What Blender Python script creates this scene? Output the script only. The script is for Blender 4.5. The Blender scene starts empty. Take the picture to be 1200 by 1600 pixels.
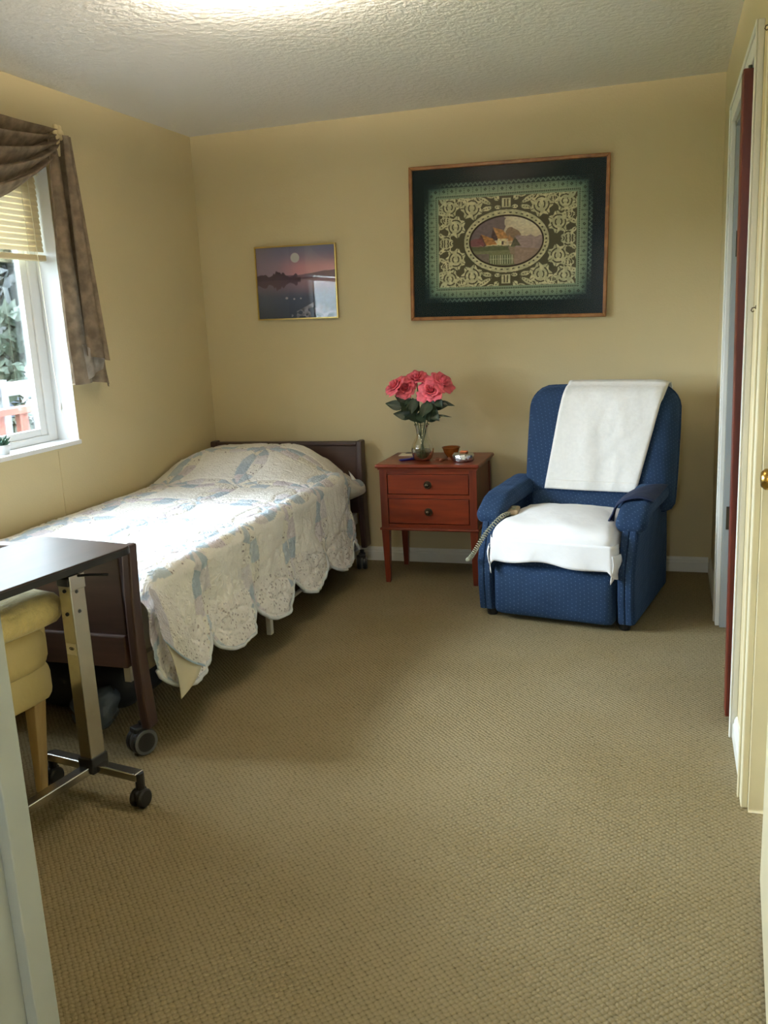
import bpy, bmesh, math, random
import numpy as np
from mathutils import Vector, Matrix, noise

random.seed(7)
SC = bpy.context.scene
COL = SC.collection
PI = math.pi

# ------------------------------------------------------------------ camera
CAM_H, YAW, PITCH, ROLL, FPX = 1.3855, 0.31379, 0.21433, -0.04847, 1386.2
def cam_axes():
    cy, sy, cp, sp = math.cos(YAW), math.sin(YAW), math.cos(PITCH), math.sin(PITCH)
    f = Vector((-sy*cp, cy*cp, -sp)); r = Vector((cy, sy, 0)); u = r.cross(f)
    c, s = math.cos(ROLL), math.sin(ROLL)
    return r*c + u*s, u*c - r*s, f
_r, _u, _f = cam_axes()
cd = bpy.data.cameras.new('camera'); cam = bpy.data.objects.new('camera', cd); COL.objects.link(cam)
cam.matrix_world = Matrix(((_r.x, _u.x, -_f.x, 0), (_r.y, _u.y, -_f.y, 0), (_r.z, _u.z, -_f.z, CAM_H), (0, 0, 0, 1)))
cd.sensor_fit = 'VERTICAL'; cd.sensor_height = 24.0; cd.lens = FPX/1600*24.0
cd.clip_start = 0.02; cd.clip_end = 200
SC.camera = cam

# ------------------------------------------------------------------ world, sun, exposure
W = bpy.data.worlds.new('sky'); SC.world = W; W.use_nodes = True
_wt = W.node_tree; _bg = _wt.nodes['Background']
# overcast sky: zenith brighter than the horizon
_tc = _wt.nodes.new('ShaderNodeTexCoord'); _sx = _wt.nodes.new('ShaderNodeSeparateXYZ'); _wt.links.new(_tc.outputs['Generated'], _sx.inputs[0])
_mr = _wt.nodes.new('ShaderNodeMapRange'); _mr.inputs['From Min'].default_value = 0.0; _mr.inputs['From Max'].default_value = 1.0
SKY = 112.0
_mr.inputs['To Min'].default_value = SKY*.45; _mr.inputs['To Max'].default_value = SKY
_wt.links.new(_sx.outputs['Z'], _mr.inputs['Value']); _wt.links.new(_mr.outputs[0], _bg.inputs['Strength'])
_bg.inputs['Color'].default_value = (0.78, 0.89, 1.0, 1)
pd = bpy.data.lights.new('window_portal', 'AREA'); pd.shape = 'RECTANGLE'; pd.size = 1.5; pd.size_y = 1.2
pd.cycles.is_portal = True
portal = bpy.data.objects.new('window_portal', pd); COL.objects.link(portal)
portal.location = (-2.80, 2.72, 1.50); portal.rotation_euler = Vector((1, 0, 0)).to_track_quat('-Z', 'Y').to_euler()
pd2 = bpy.data.lights.new('hall_portal', 'AREA'); pd2.shape = 'RECTANGLE'; pd2.size = .32; pd2.size_y = .42
pd2.cycles.is_portal = True
portal2 = bpy.data.objects.new('hall_portal', pd2); COL.objects.link(portal2)
portal2.location = (-0.3, -1.62, 1.75); portal2.rotation_euler = Vector((0, 1, 0)).to_track_quat('-Z', 'Z').to_euler()
LAMP_STRENGTH = 18.0
BULB_STRENGTH = 3800.0
SC.view_settings.view_transform = 'Standard'; SC.view_settings.look = 'None'
SC.view_settings.gamma = 1.0; SC.view_settings.use_curve_mapping = False
SC.view_settings.exposure = -0.35
SC.cycles.use_denoising = True
SC.cycles.max_bounces = 10; SC.cycles.diffuse_bounces = 6; SC.cycles.transparent_max_bounces = 16
SC.cycles.sample_clamp_indirect = 8.0
SC.cycles.caustics_reflective = False; SC.cycles.caustics_refractive = False

# ------------------------------------------------------------------ helpers
def lin(c):
    return tuple((v/12.92 if v <= .04045 else ((v+.055)/1.055)**2.4) for v in (x/255 for x in c))
def lin_np(a):
    a = np.clip(np.asarray(a, float)/255, 0, 1)
    return np.where(a <= .04045, a/12.92, ((a+.055)/1.055)**2.4)
def smooth(a, b, x):
    t = min(1, max(0, (x-a)/(b-a))); return t*t*(3-2*t)
def nsm(a, b, x):
    t = np.clip((x-a)/(b-a), 0, 1); return t*t*(3-2*t)

class MB:
    def __init__(s): s.v = []; s.f = []
    def add(s, vs, fs):
        o = len(s.v); s.v += [tuple(p) for p in vs]; s.f += [tuple(i+o for i in f) for f in fs]; return s
    def box(s, a, b):
        x0, y0, z0 = a; x1, y1, z1 = b
        return s.add([(x0,y0,z0),(x1,y0,z0),(x1,y1,z0),(x0,y1,z0),(x0,y0,z1),(x1,y0,z1),(x1,y1,z1),(x0,y1,z1)],
                     [(0,3,2,1),(4,5,6,7),(0,1,5,4),(1,2,6,5),(2,3,7,6),(3,0,4,7)])
    def frustum(s, c0, h0, c1, h1):
        vs = []
        for c, h in ((c0, h0), (c1, h1)):
            vs += [(c[0]-h[0],c[1]-h[1],c[2]),(c[0]+h[0],c[1]-h[1],c[2]),(c[0]+h[0],c[1]+h[1],c[2]),(c[0]-h[0],c[1]+h[1],c[2])]
        return s.add(vs, [(0,3,2,1),(4,5,6,7),(0,1,5,4),(1,2,6,5),(2,3,7,6),(3,0,4,7)])
    def prism(s, pts, axis, a, b):
        n = len(pts); vs = []
        for t in (a, b):
            for p, q in pts:
                vs.append({'x': (t, p, q), 'y': (p, t, q), 'z': (p, q, t)}[axis])
        fs = [tuple(range(n)), tuple(range(2*n-1, n-1, -1))]
        fs += [(i, i+n, (i+1) % n+n, (i+1) % n) for i in range(n)]
        return s.add(vs, fs)
    def tube(s, path, r, seg=8, cap=True):
        path = [Vector(p) for p in path]; n = len(path); vs = []
        rs = r if isinstance(r, (list, tuple)) else [r]*n
        up = None
        for i, p in enumerate(path):
            t = (path[min(i+1, n-1)]-path[max(i-1, 0)]).normalized()
            if up is None:
                up = Vector((0, 0, 1)) if abs(t.z) < .9 else Vector((1, 0, 0))
            a = (up - t*up.dot(t)).normalized(); b = t.cross(a); up = a
            for k in range(seg):
                an = 2*PI*k/seg; vs.append(p + a*(math.cos(an)*rs[i]) + b*(math.sin(an)*rs[i]))
        fs = [(i*seg+k, i*seg+(k+1) % seg, (i+1)*seg+(k+1) % seg, (i+1)*seg+k) for i in range(n-1) for k in range(seg)]
        if cap: fs += [tuple(range(seg-1, -1, -1)), tuple(range((n-1)*seg, n*seg))]
        return s.add(vs, fs)
    def lathe(s, prof, c=(0, 0, 0), seg=24, axis='z'):
        vs = []
        for r, h in prof:
            for k in range(seg):
                an = 2*PI*k/seg; x, y = r*math.cos(an), r*math.sin(an)
                q = {'z': (x, y, h), 'y': (x, h, y), 'x': (h, x, y)}[axis]
                vs.append((c[0]+q[0], c[1]+q[1], c[2]+q[2]))
        n = len(prof)
        fs = [(i*seg+k, i*seg+(k+1) % seg, (i+1)*seg+(k+1) % seg, (i+1)*seg+k) for i in range(n-1) for k in range(seg)]
        return s.add(vs, fs)
    def rbox(s, c, size, r, n=6, fn=None):
        h = [x/2 for x in size]; r = min(r, *h); vs = []; fs = []
        for ax in range(3):
            for sg in (-1, 1):
                o = len(vs)
                for i in range(n+1):
                    for j in range(n+1):
                        p = [0, 0, 0]; p[ax] = sg*h[ax]
                        def wp(t, hh):
                            t = t*2-1
                            return math.sin(t*PI/2)*hh
                        p[(ax+1) % 3] = wp(i/n, h[(ax+1) % 3]); p[(ax+2) % 3] = wp(j/n, h[(ax+2) % 3])
                        q = Vector([max(-(h[k]-r), min(h[k]-r, p[k])) for k in range(3)])
                        d = Vector(p)-q
                        if d.length > 1e-9: d = d.normalized()*r
                        q = q+d
                        if fn: q = Vector(fn(*q))
                        vs.append((c[0]+q.x, c[1]+q.y, c[2]+q.z))
                for i in range(n):
                    for j in range(n):
                        a = o+i*(n+1)+j; f = (a, a+n+1, a+n+2, a+1)
                        fs.append(f if sg > 0 else f[::-1])
        return s.add(vs, fs)
    def grid(s, fn, nu, nv, flip=False):
        vs = [fn(i/nu, j/nv) for i in range(nu+1) for j in range(nv+1)]
        fs = []
        for i in range(nu):
            for j in range(nv):
                a = i*(nv+1)+j; f = (a, a+nv+1, a+nv+2, a+1); fs.append(f[::-1] if flip else f)
        return s.add(vs, fs)
    def build(s, name, m, parent=None, smooth=False, bevel=0, weld=False, loc=None, rot=None, solid=0, sub=0, seg=2):
        me = bpy.data.meshes.new(name); me.from_pydata(s.v, [], s.f); me.validate(); me.update()
        if weld or smooth:
            bm = bmesh.new(); bm.from_mesh(me); bmesh.ops.remove_doubles(bm, verts=bm.verts, dist=1e-5)
            bmesh.ops.recalc_face_normals(bm, faces=bm.faces); bm.to_mesh(me); bm.free()
        o = bpy.data.objects.new(name, me); COL.objects.link(o)
        if m is not None: me.materials.append(m)
        if smooth: me.polygons.foreach_set('use_smooth', [True]*len(me.polygons))
        if solid:
            q = o.modifiers.new('thickness', 'SOLIDIFY'); q.thickness = solid; q.offset = 0
        if bevel:
            q = o.modifiers.new('bevel', 'BEVEL'); q.width = bevel; q.segments = seg; q.limit_method = 'ANGLE'; q.angle_limit = .7
        if sub:
            q = o.modifiers.new('subdivide', 'SUBSURF'); q.levels = sub; q.render_levels = sub
        if parent is not None: o.parent = parent
        if loc: o.location = loc
        if rot: o.rotation_euler = rot
        return o

def tag(o, label, cat, group=None, kind=None):
    o['label'] = label; o['category'] = cat
    if group: o['group'] = group
    if kind: o['kind'] = kind
    return o
def struct(o, label=None, cat=None):
    o['kind'] = 'structure'
    if label: o['label'] = label
    if cat: o['category'] = cat
    return o
def thing(name, label, cat, loc=(0, 0, 0), rz=0, group=None):
    o = bpy.data.objects.new(name, None); COL.objects.link(o); o.location = loc; o.rotation_euler = (0, 0, rz)
    o.empty_display_size = .05
    return tag(o, label, cat, group)
def pillow_fn(w, h, t, k=.3, e=5, front=0.6, corner=0):
    """squircle cushion lying in local x (width), z (height), thickness along y"""
    def f(u, v, side):
        x = u*math.sqrt(1-k*v*v/2)*w/2/math.sqrt(1-0*k); z = v*math.sqrt(1-k*u*u/2)*h/2
        if corner:
            r = corner if v > 0 else corner*.5
            qx = max(-(w/2-r), min(w/2-r, x)); qz = max(-(h/2-r), min(h/2-r, z)); dx, dz = x-qx, z-qz
            hy = math.hypot(dx, dz)
            if dx and dz: g = max(abs(dx), abs(dz))/hy; x, z = qx+dx*g, qz+dz*g
        th = max(0, (1-abs(u)**e))**.5*max(0, (1-abs(v)**e))**.5
        return x, (-t*front if side < 0 else t*(1-front))*th, z
    return f
def cushion(mb, w, h, t, k=.3, e=5, front=.6, n=22, post=None, corner=0):
    f = pillow_fn(w, h, t, k, e, front, corner)
    for side in (-1, 1):
        def g(a, b):
            u = math.sin((a*2-1)*PI/2); v = math.sin((b*2-1)*PI/2)
            p = f(u, v, side)
            return post(*p) if post else p
        mb.grid(g, n, n, flip=side > 0)
    return mb

# ------------------------------------------------------------------ materials
def nodes(name):
    m = bpy.data.materials.new(name); m.use_nodes = True; nt = m.node_tree
    return m, nt, nt.nodes['Principled BSDF'], nt.nodes['Material Output']
def N(nt, typ, **kw):
    n = nt.nodes.new(typ)
    for k, v in kw.items():
        if k.startswith('i_'):
            key = k[2:]; n.inputs[int(key) if key.isdigit() else key.replace('_', ' ')].default_value = v
        else: setattr(n, k, v)
    return n
def L(nt, a, b): nt.links.new(a, b)
def mat(name, c, rough=.6, metal=0, spec=.5, nscale=0, namt=.15, bscale=0, bamt=0, sheen=0, ndetail=4, stretch=None, trans=0, emit=0):
    m, nt, b, out = nodes(name)
    b.inputs['Base Color'].default_value = (*lin(c), 1); b.inputs['Roughness'].default_value = rough
    b.inputs['Metallic'].default_value = metal; b.inputs['Specular IOR Level'].default_value = spec
    if sheen:
        b.inputs['Sheen Weight'].default_value = sheen
    tc = N(nt, 'ShaderNodeTexCoord'); vec = tc.outputs['Object']
    if stretch:
        mp = N(nt, 'ShaderNodeMapping'); mp.inputs['Scale'].default_value = stretch; L(nt, vec, mp.inputs['Vector']); vec = mp.outputs['Vector']
    if nscale:
        n = N(nt, 'ShaderNodeTexNoise', i_Scale=nscale, i_Detail=ndetail); L(nt, vec, n.inputs['Vector'])
        r = N(nt, 'ShaderNodeValToRGB'); lc = lin(c)
        r.color_ramp.elements[0].position = .3; r.color_ramp.elements[1].position = .7
        r.color_ramp.elements[0].color = (*[x*(1-namt) for x in lc], 1); r.color_ramp.elements[1].color = (*[min(1, x*(1+namt)) for x in lc], 1)
        L(nt, n.outputs['Fac'], r.inputs['Fac']); L(nt, r.outputs['Color'], b.inputs['Base Color'])
    if bamt:
        n = N(nt, 'ShaderNodeTexNoise', i_Scale=bscale, i_Detail=3.0); L(nt, vec, n.inputs['Vector'])
        bp = N(nt, 'ShaderNodeBump', i_Strength=bamt, i_Distance=.01); L(nt, n.outputs['Fac'], bp.inputs['Height']); L(nt, bp.outputs['Normal'], b.inputs['Normal'])
    if emit:
        b.inputs['Emission Color'].default_value = (*lin(c), 1); b.inputs['Emission Strength'].default_value = emit
    return m
def attr_mat(name, rough=.6, bscale=0, bamt=0, spec=.4, sheen=0):
    m, nt, b, out = nodes(name)
    a = N(nt, 'ShaderNodeVertexColor', layer_name='Col'); L(nt, a.outputs['Color'], b.inputs['Base Color'])
    b.inputs['Roughness'].default_value = rough; b.inputs['Specular IOR Level'].default_value = spec
    if sheen: b.inputs['Sheen Weight'].default_value = sheen
    if bamt:
        tc = N(nt, 'ShaderNodeTexCoord'); n = N(nt, 'ShaderNodeTexNoise', i_Scale=bscale, i_Detail=3.0); L(nt, tc.outputs['Object'], n.inputs['Vector'])
        bp = N(nt, 'ShaderNodeBump', i_Strength=bamt, i_Distance=.01); L(nt, n.outputs['Fac'], bp.inputs['Height']); L(nt, bp.outputs['Normal'], b.inputs['Normal'])
    return m
def glass_mat(name, tint=(1, 1, 1), gloss=1.0, rough=.0, base=0.0):
    m = bpy.data.materials.new(name); m.use_nodes = True; nt = m.node_tree; nt.nodes.clear()
    out = N(nt, 'ShaderNodeOutputMaterial'); t = N(nt, 'ShaderNodeBsdfTransparent'); g = N(nt, 'ShaderNodeBsdfGlossy')
    t.inputs['Color'].default_value = (*tint, 1); g.inputs['Roughness'].default_value = rough
    fr = N(nt, 'ShaderNodeFresnel', i_IOR=1.45); mul = N(nt, 'ShaderNodeMath', operation='MULTIPLY_ADD'); mul.use_clamp = True
    mul.inputs[1].default_value = gloss; mul.inputs[2].default_value = base
    L(nt, fr.outputs[0], mul.inputs[0])
    mx = N(nt, 'ShaderNodeMixShader'); L(nt, mul.outputs[0], mx.inputs[0]); L(nt, t.outputs[0], mx.inputs[1]); L(nt, g.outputs[0], mx.inputs[2])
    L(nt, mx.outputs[0], out.inputs['Surface'])
    return m
def sheer_mat(name, c, transp=.15, transl=.5, nscale=0, slat=False):
    m = bpy.data.materials.new(name); m.use_nodes = True; nt = m.node_tree; nt.nodes.clear()
    out = N(nt, 'ShaderNodeOutputMaterial'); d = N(nt, 'ShaderNodeBsdfDiffuse'); tl = N(nt, 'ShaderNodeBsdfTranslucent'); tr = N(nt, 'ShaderNodeBsdfTransparent')
    lc = lin(c)
    for q in (d, tl): q.inputs['Color'].default_value = (*lc, 1)
    if nscale:
        tc = N(nt, 'ShaderNodeTexCoord'); n = N(nt, 'ShaderNodeTexNoise', i_Scale=nscale, i_Detail=5.0); L(nt, tc.outputs['Object'], n.inputs['Vector'])
        r = N(nt, 'ShaderNodeValToRGB'); r.color_ramp.elements[0].position = .35; r.color_ramp.elements[1].position = .65
        r.color_ramp.elements[0].color = (*[x*.72 for x in lc], 1); r.color_ramp.elements[1].color = (*[min(1, x*1.25) for x in lc], 1)
        L(nt, n.outputs['Fac'], r.inputs['Fac'])
        for q in (d, tl): L(nt, r.outputs['Color'], q.inputs['Color'])
    a = N(nt, 'ShaderNodeMixShader'); a.inputs[0].default_value = transl; L(nt, d.outputs[0], a.inputs[1]); L(nt, tl.outputs[0], a.inputs[2])
    b = N(nt, 'ShaderNodeMixShader'); b.inputs[0].default_value = transp; L(nt, a.outputs[0], b.inputs[1]); L(nt, tr.outputs[0], b.inputs[2])
    L(nt, b.outputs[0], out.inputs['Surface'])
    return m
def carpet_mat():
    m, nt, b, out = nodes('carpet_loops')
    tc = N(nt, 'ShaderNodeTexCoord'); nz = N(nt, 'ShaderNodeTexNoise', i_Scale=60.0, i_Detail=2.0)
    L(nt, tc.outputs['Object'], nz.inputs['Vector'])
    ad = N(nt, 'ShaderNodeMixRGB', blend_type='LINEAR_LIGHT'); ad.inputs['Fac'].default_value = .0042
    L(nt, tc.outputs['Object'], ad.inputs['Color1']); L(nt, nz.outputs['Color'], ad.inputs['Color2'])
    mpp = N(nt, 'ShaderNodeMapping'); mpp.inputs['Scale'].default_value = (1/.0125, 1/.0125, 1); mpp.inputs['Rotation'].default_value = (0, 0, .80); L(nt, ad.outputs['Color'], mpp.inputs['Vector'])
    br = N(nt, 'ShaderNodeTexVoronoi', voronoi_dimensions='2D', i_Scale=1.0, i_Randomness=.22); L(nt, mpp.outputs['Vector'], br.inputs['Vector'])
    cr_ = N(nt, 'ShaderNodeValToRGB'); ce = cr_.color_ramp.elements
    ce[0].position = .30; ce[0].color = (*lin((146, 134, 107)), 1); ce[1].position = .78; ce[1].color = (*lin((86, 75, 54)), 1)
    e = ce.new(.52); e.color = (*lin((136, 124, 96)), 1); L(nt, br.outputs['Distance'], cr_.inputs['Fac'])
    big = N(nt, 'ShaderNodeTexNoise', i_Scale=2.2, i_Detail=3.0); L(nt, tc.outputs['Object'], big.inputs['Vector'])
    rp = N(nt, 'ShaderNodeValToRGB'); rp.color_ramp.elements[0].position = .35; rp.color_ramp.elements[1].position = .68
    rp.color_ramp.elements[0].color = (.90, .88, .82, 1); rp.color_ramp.elements[1].color = (1, 1, 1, 1); L(nt, big.outputs['Fac'], rp.inputs['Fac'])
    mu = N(nt, 'ShaderNodeMixRGB', blend_type='MULTIPLY'); mu.inputs['Fac'].default_value = 1
    L(nt, cr_.outputs['Color'], mu.inputs['Color1']); L(nt, rp.outputs['Color'], mu.inputs['Color2']); L(nt, mu.outputs['Color'], b.inputs['Base Color'])
    inv = N(nt, 'ShaderNodeMath', operation='SUBTRACT'); inv.inputs[0].default_value = 1.0; L(nt, br.outputs['Distance'], inv.inputs[1])
    fz = N(nt, 'ShaderNodeTexNoise', i_Scale=420.0, i_Detail=2.0); L(nt, tc.outputs['Object'], fz.inputs['Vector'])
    sm = N(nt, 'ShaderNodeMath', operation='MULTIPLY_ADD'); sm.inputs[1].default_value = .35; L(nt, fz.outputs['Fac'], sm.inputs[0]); L(nt, inv.outputs[0], sm.inputs[2])
    bp = N(nt, 'ShaderNodeBump', i_Strength=.9, i_Distance=.006); L(nt, sm.outputs[0], bp.inputs['Height']); L(nt, bp.outputs['Normal'], b.inputs['Normal'])
    b.inputs['Roughness'].default_value = 1; b.inputs['Specular IOR Level'].default_value = .05
    return m
def wood_mat(name, dark, light, rough=.35, scale=3.0, stretch=(1, 12, 12), spec=.5):
    m, nt, b, out = nodes(name)
    tc = N(nt, 'ShaderNodeTexCoord'); mp = N(nt, 'ShaderNodeMapping'); mp.inputs['Scale'].default_value = stretch; L(nt, tc.outputs['Object'], mp.inputs['Vector'])
    n = N(nt, 'ShaderNodeTexNoise', i_Scale=scale, i_Detail=6.0, i_Distortion=.6); L(nt, mp.outputs['Vector'], n.inputs['Vector'])
    r = N(nt, 'ShaderNodeValToRGB'); r.color_ramp.elements[0].position = .3; r.color_ramp.elements[1].position = .72
    r.color_ramp.elements[0].color = (*lin(dark), 1); r.color_ramp.elements[1].color = (*lin(light), 1)
    L(nt, n.outputs['Fac'], r.inputs['Fac']); L(nt, r.outputs['Color'], b.inputs['Base Color'])
    b.inputs['Roughness'].default_value = rough; b.inputs['Specular IOR Level'].default_value = spec
    return m
def dotted_fabric(name, c, dot, pitch=.022):
    m, nt, b, out = nodes(name)
    tc = N(nt, 'ShaderNodeTexCoord')
    sp = N(nt, 'ShaderNodeSeparateXYZ'); L(nt, tc.outputs['Object'], sp.inputs[0])
    ma = N(nt, 'ShaderNodeMath', operation='MULTIPLY_ADD'); ma.inputs[1].default_value = .9; L(nt, sp.outputs['Y'], ma.inputs[0]); L(nt, sp.outputs['X'], ma.inputs[2])
    mb_ = N(nt, 'ShaderNodeMath', operation='MULTIPLY_ADD'); mb_.inputs[1].default_value = .35; L(nt, sp.outputs['Y'], mb_.inputs[0]); L(nt, sp.outputs['Z'], mb_.inputs[2])
    mc = N(nt, 'ShaderNodeMath', operation='MULTIPLY_ADD'); mc.inputs[1].default_value = .5; L(nt, ma.outputs[0], mc.inputs[0]); L(nt, mb_.outputs[0], mc.inputs[2])
    cb = N(nt, 'ShaderNodeCombineXYZ'); L(nt, ma.outputs[0], cb.inputs[0]); L(nt, mc.outputs[0], cb.inputs[1])
    vo = N(nt, 'ShaderNodeTexVoronoi', voronoi_dimensions='2D', i_Scale=1/pitch, i_Randomness=.1); L(nt, cb.outputs[0], vo.inputs['Vector'])
    r = N(nt, 'ShaderNodeValToRGB'); r.color_ramp.elements[0].position = .07; r.color_ramp.elements[1].position = .13
    r.color_ramp.elements[0].color = (*lin(dot), 1); r.color_ramp.elements[1].color = (*lin(c), 1)
    L(nt, vo.outputs['Distance'], r.inputs['Fac'])
    n = N(nt, 'ShaderNodeTexNoise', i_Scale=9.0, i_Detail=3.0); L(nt, tc.outputs['Object'], n.inputs['Vector'])
    r2 = N(nt, 'ShaderNodeValToRGB'); r2.color_ramp.elements[0].color = (.72, .72, .72, 1); r2.color_ramp.elements[1].color = (1.2, 1.2, 1.2, 1); L(nt, n.outputs['Fac'], r2.inputs['Fac'])
    mu = N(nt, 'ShaderNodeMixRGB', blend_type='MULTIPLY'); mu.inputs['Fac'].default_value = 1
    L(nt, r.outputs['Color'], mu.inputs['Color1']); L(nt, r2.outputs['Color'], mu.inputs['Color2']); L(nt, mu.outputs['Color'], b.inputs['Base Color'])
    b.inputs['Roughness'].default_value = .85; b.inputs['Specular IOR Level'].default_value = .2; b.inputs['Sheen Weight'].default_value = .2
    b.inputs['Sheen Tint'].default_value = (*lin((120, 160, 215)), 1)
    nb = N(nt, 'ShaderNodeTexNoise', i_Scale=14.0, i_Detail=2.0); L(nt, tc.outputs['Object'], nb.inputs['Vector'])
    bp = N(nt, 'ShaderNodeBump', i_Strength=.35, i_Distance=.02); L(nt, nb.outputs['Fac'], bp.inputs['Height']); L(nt, bp.outputs['Normal'], b.inputs['Normal'])
    return m
def quilt_mat():
    m, nt, b, out = nodes('quilt_cotton')
    a = N(nt, 'ShaderNodeVertexColor', layer_name='Col'); fl = N(nt, 'ShaderNodeAttribute', attribute_name='floral')
    uv = N(nt, 'ShaderNodeUVMap', uv_map='flat')
    vo = N(nt, 'ShaderNodeTexVoronoi', i_Scale=62.0); vo.inputs['Randomness'].default_value = .9; L(nt, uv.outputs['UV'], vo.inputs['Vector'])
    r = N(nt, 'ShaderNodeValToRGB'); r.color_ramp.elements[0].position = .20; r.color_ramp.elements[1].position = .34
    r.color_ramp.elements[0].color = (1, 1, 1, 1); r.color_ramp.elements[1].color = (0, 0, 0, 1); L(nt, vo.outputs['Distance'], r.inputs['Fac'])
    mu = N(nt, 'ShaderNodeMath', operation='MULTIPLY'); L(nt, r.outputs['Color'], mu.inputs[0]); L(nt, fl.outputs['Fac'], mu.inputs[1])
    mix = N(nt, 'ShaderNodeMixRGB'); L(nt, mu.outputs[0], mix.inputs['Fac']); L(nt, a.outputs['Color'], mix.inputs['Color1']); mix.inputs['Color2'].default_value = (*lin((160, 152, 156)), 1)
    L(nt, mix.outputs['Color'], b.inputs['Base Color'])
    n1 = N(nt, 'ShaderNodeTexNoise', i_Scale=34.0, i_Detail=4.0, i_Distortion=2.0); L(nt, uv.outputs['UV'], n1.inputs['Vector'])
    bp = N(nt, 'ShaderNodeBump', i_Strength=.75, i_Distance=.014); L(nt, n1.outputs['Fac'], bp.inputs['Height']); L(nt, bp.outputs['Normal'], b.inputs['Normal'])
    b.inputs['Roughness'].default_value = .9; b.inputs['Specular IOR Level'].default_value = .15
    return m

M = {}
M['wall'] = mat('wall_paint_yellow', (206, 192, 154), .75, spec=.25, nscale=1.3, namt=.03, bscale=110, bamt=.10)
M['ceil'] = mat('ceiling_knockdown', (240, 238, 234), .9, spec=.1, bscale=42, bamt=.55)
M['carpet'] = carpet_mat()
M['trim'] = mat('white_trim_paint', (226, 226, 220), .4, bscale=20, bamt=.02, nscale=6, namt=.03)
M['doorpaint'] = mat('cream_door_paint', (224, 215, 184), .4, nscale=5, namt=.03)
M['jamb'] = mat('white_jamb_paint_shaded', (158, 166, 168), .45, nscale=8, namt=.04)  # white trim with the shade put into the colour as grey
M['vinyl'] = mat('white_vinyl', (232, 234, 236), .35, nscale=10, namt=.02)
M['reddoor'] = wood_mat('mahogany_door', (82, 30, 18), (112, 44, 27), .4, 2.0, (14, 14, 1))
M['night'] = wood_mat('red_brown_wood', (94, 33, 16), (132, 52, 26), .32, 2.4, (1.2, 10, 10))
M['nightv'] = wood_mat('red_brown_wood_upright', (86, 31, 17), (122, 48, 25), .34, 2.4, (10, 10, 1.2))
M['bedwood'] = wood_mat('dark_walnut', (58, 42, 38), (80, 60, 54), .42, 2.5, (1, 10, 10))
M['bedwoodv'] = wood_mat('dark_walnut_upright', (52, 36, 34), (72, 52, 48), .42, 2.5, (10, 10, 1))
M['tabletop'] = wood_mat('dark_laminate', (50, 38, 34), (66, 50, 45), .33, 3, (6, 1, 6))
M['chrome'] = mat('brushed_steel', (200, 198, 192), .24, metal=1, nscale=40, namt=.06)
M['whitemetal'] = mat('white_enamel', (222, 220, 212), .45, nscale=20, namt=.03)
M['black'] = mat('black_plastic', (22, 21, 22), .45, nscale=30, namt=.1)
M['greyrubber'] = mat('grey_rubber', (82, 84, 84), .55, nscale=30, namt=.06)
M['blue'] = dotted_fabric('blue_dotted_velour', (32, 53, 82), (80, 100, 130), pitch=.019)
M['navy'] = mat('navy_cloth', (27, 41, 74), .8, bscale=60, bamt=.25, nscale=20, namt=.15)
M['white_cloth'] = mat('white_cotton', (232, 232, 234), .9, spec=.1, bscale=26, bamt=.25, nscale=12, namt=.02, sheen=.1)
M['towel'] = mat('white_terry', (226, 224, 220), .95, spec=.05, bscale=34, bamt=.3, nscale=60, namt=.03)
M['yellow_vinyl'] = mat('pale_yellow_leather', (214, 196, 140), .5, bscale=40, bamt=.12, nscale=8, namt=.05)
M['fleece'] = mat('yellow_fleece', (232, 213, 150), 1.0, spec=.05, bscale=90, bamt=.6, nscale=30, namt=.08, sheen=.4)
M['lightwood'] = wood_mat('pale_wood', (176, 148, 98), (200, 172, 120), .5, 3, (10, 10, 1))
M['beige'] = mat('beige_lining', (200, 193, 170), .9, bscale=40, bamt=.15, nscale=10, namt=.04)
M['remote'] = mat('beige_plastic', (170, 150, 120), .5, nscale=20, namt=.06)
M['coil'] = mat('grey_green_plastic', (150, 148, 126), .5, nscale=20, namt=.05)
M['brass'] = mat('aged_brass', (196, 160, 84), .25, metal=1, nscale=20, namt=.08)
M['gold'] = mat('gold_frame_metal', (208, 182, 112), .28, metal=1, nscale=20, namt=.05)
M['giltwood'] = wood_mat('gilt_wood_frame', (122, 78, 36), (162, 110, 56), .35, 5, (4, 4, 4))
M['knob'] = mat('antique_bronze', (86, 74, 58), .35, metal=.9, nscale=60, namt=.2)
M['matboard'] = mat('dark_teal_board', (24, 38, 40), .9, spec=.1, nscale=60, namt=.1)
M['print'] = attr_mat('printed_paper', .7, spec=.2)
M['lace'] = attr_mat('crochet_lace', .9, 400, .2, spec=.1)
M['picglass'] = glass_mat('picture_glass', (1, 1, 1), .9)
M['picglass2'] = glass_mat('matt_picture_glass', (1, 1, 1), .25, .25)
M['winglass'] = glass_mat('window_glass', (.97, .99, .98), .8)
M['vaseglass'] = glass_mat('vase_glass', (.93, .95, .92), 1.3, .02, .02)
M['water'] = glass_mat('vase_water', (.62, .60, .48), .6, .02)
M['petal'] = mat('pink_petal', (232, 106, 122), .6, nscale=30, namt=.2, bscale=50, bamt=.1)
M['leaf'] = mat('dark_green_leaf', (44, 58, 40), .45, nscale=30, namt=.25)
M['stem'] = mat('green_stem', (74, 84, 48), .5, nscale=30, namt=.2)
M['amber'] = mat('amber_ceramic', (150, 84, 34), .18, nscale=25, namt=.25)
M['foil'] = mat('aluminium_foil', (214, 218, 226), .2, metal=1, bscale=70, bamt=.5, nscale=30, namt=.05)
M['orange'] = mat('orange_paper', (226, 128, 78), .7, nscale=30, namt=.1)
M['paper'] = mat('white_paper', (222, 216, 190), .8, nscale=30, namt=.05)
M['bluepen'] = mat('blue_plastic', (44, 46, 130), .35, nscale=30, namt=.05)
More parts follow.
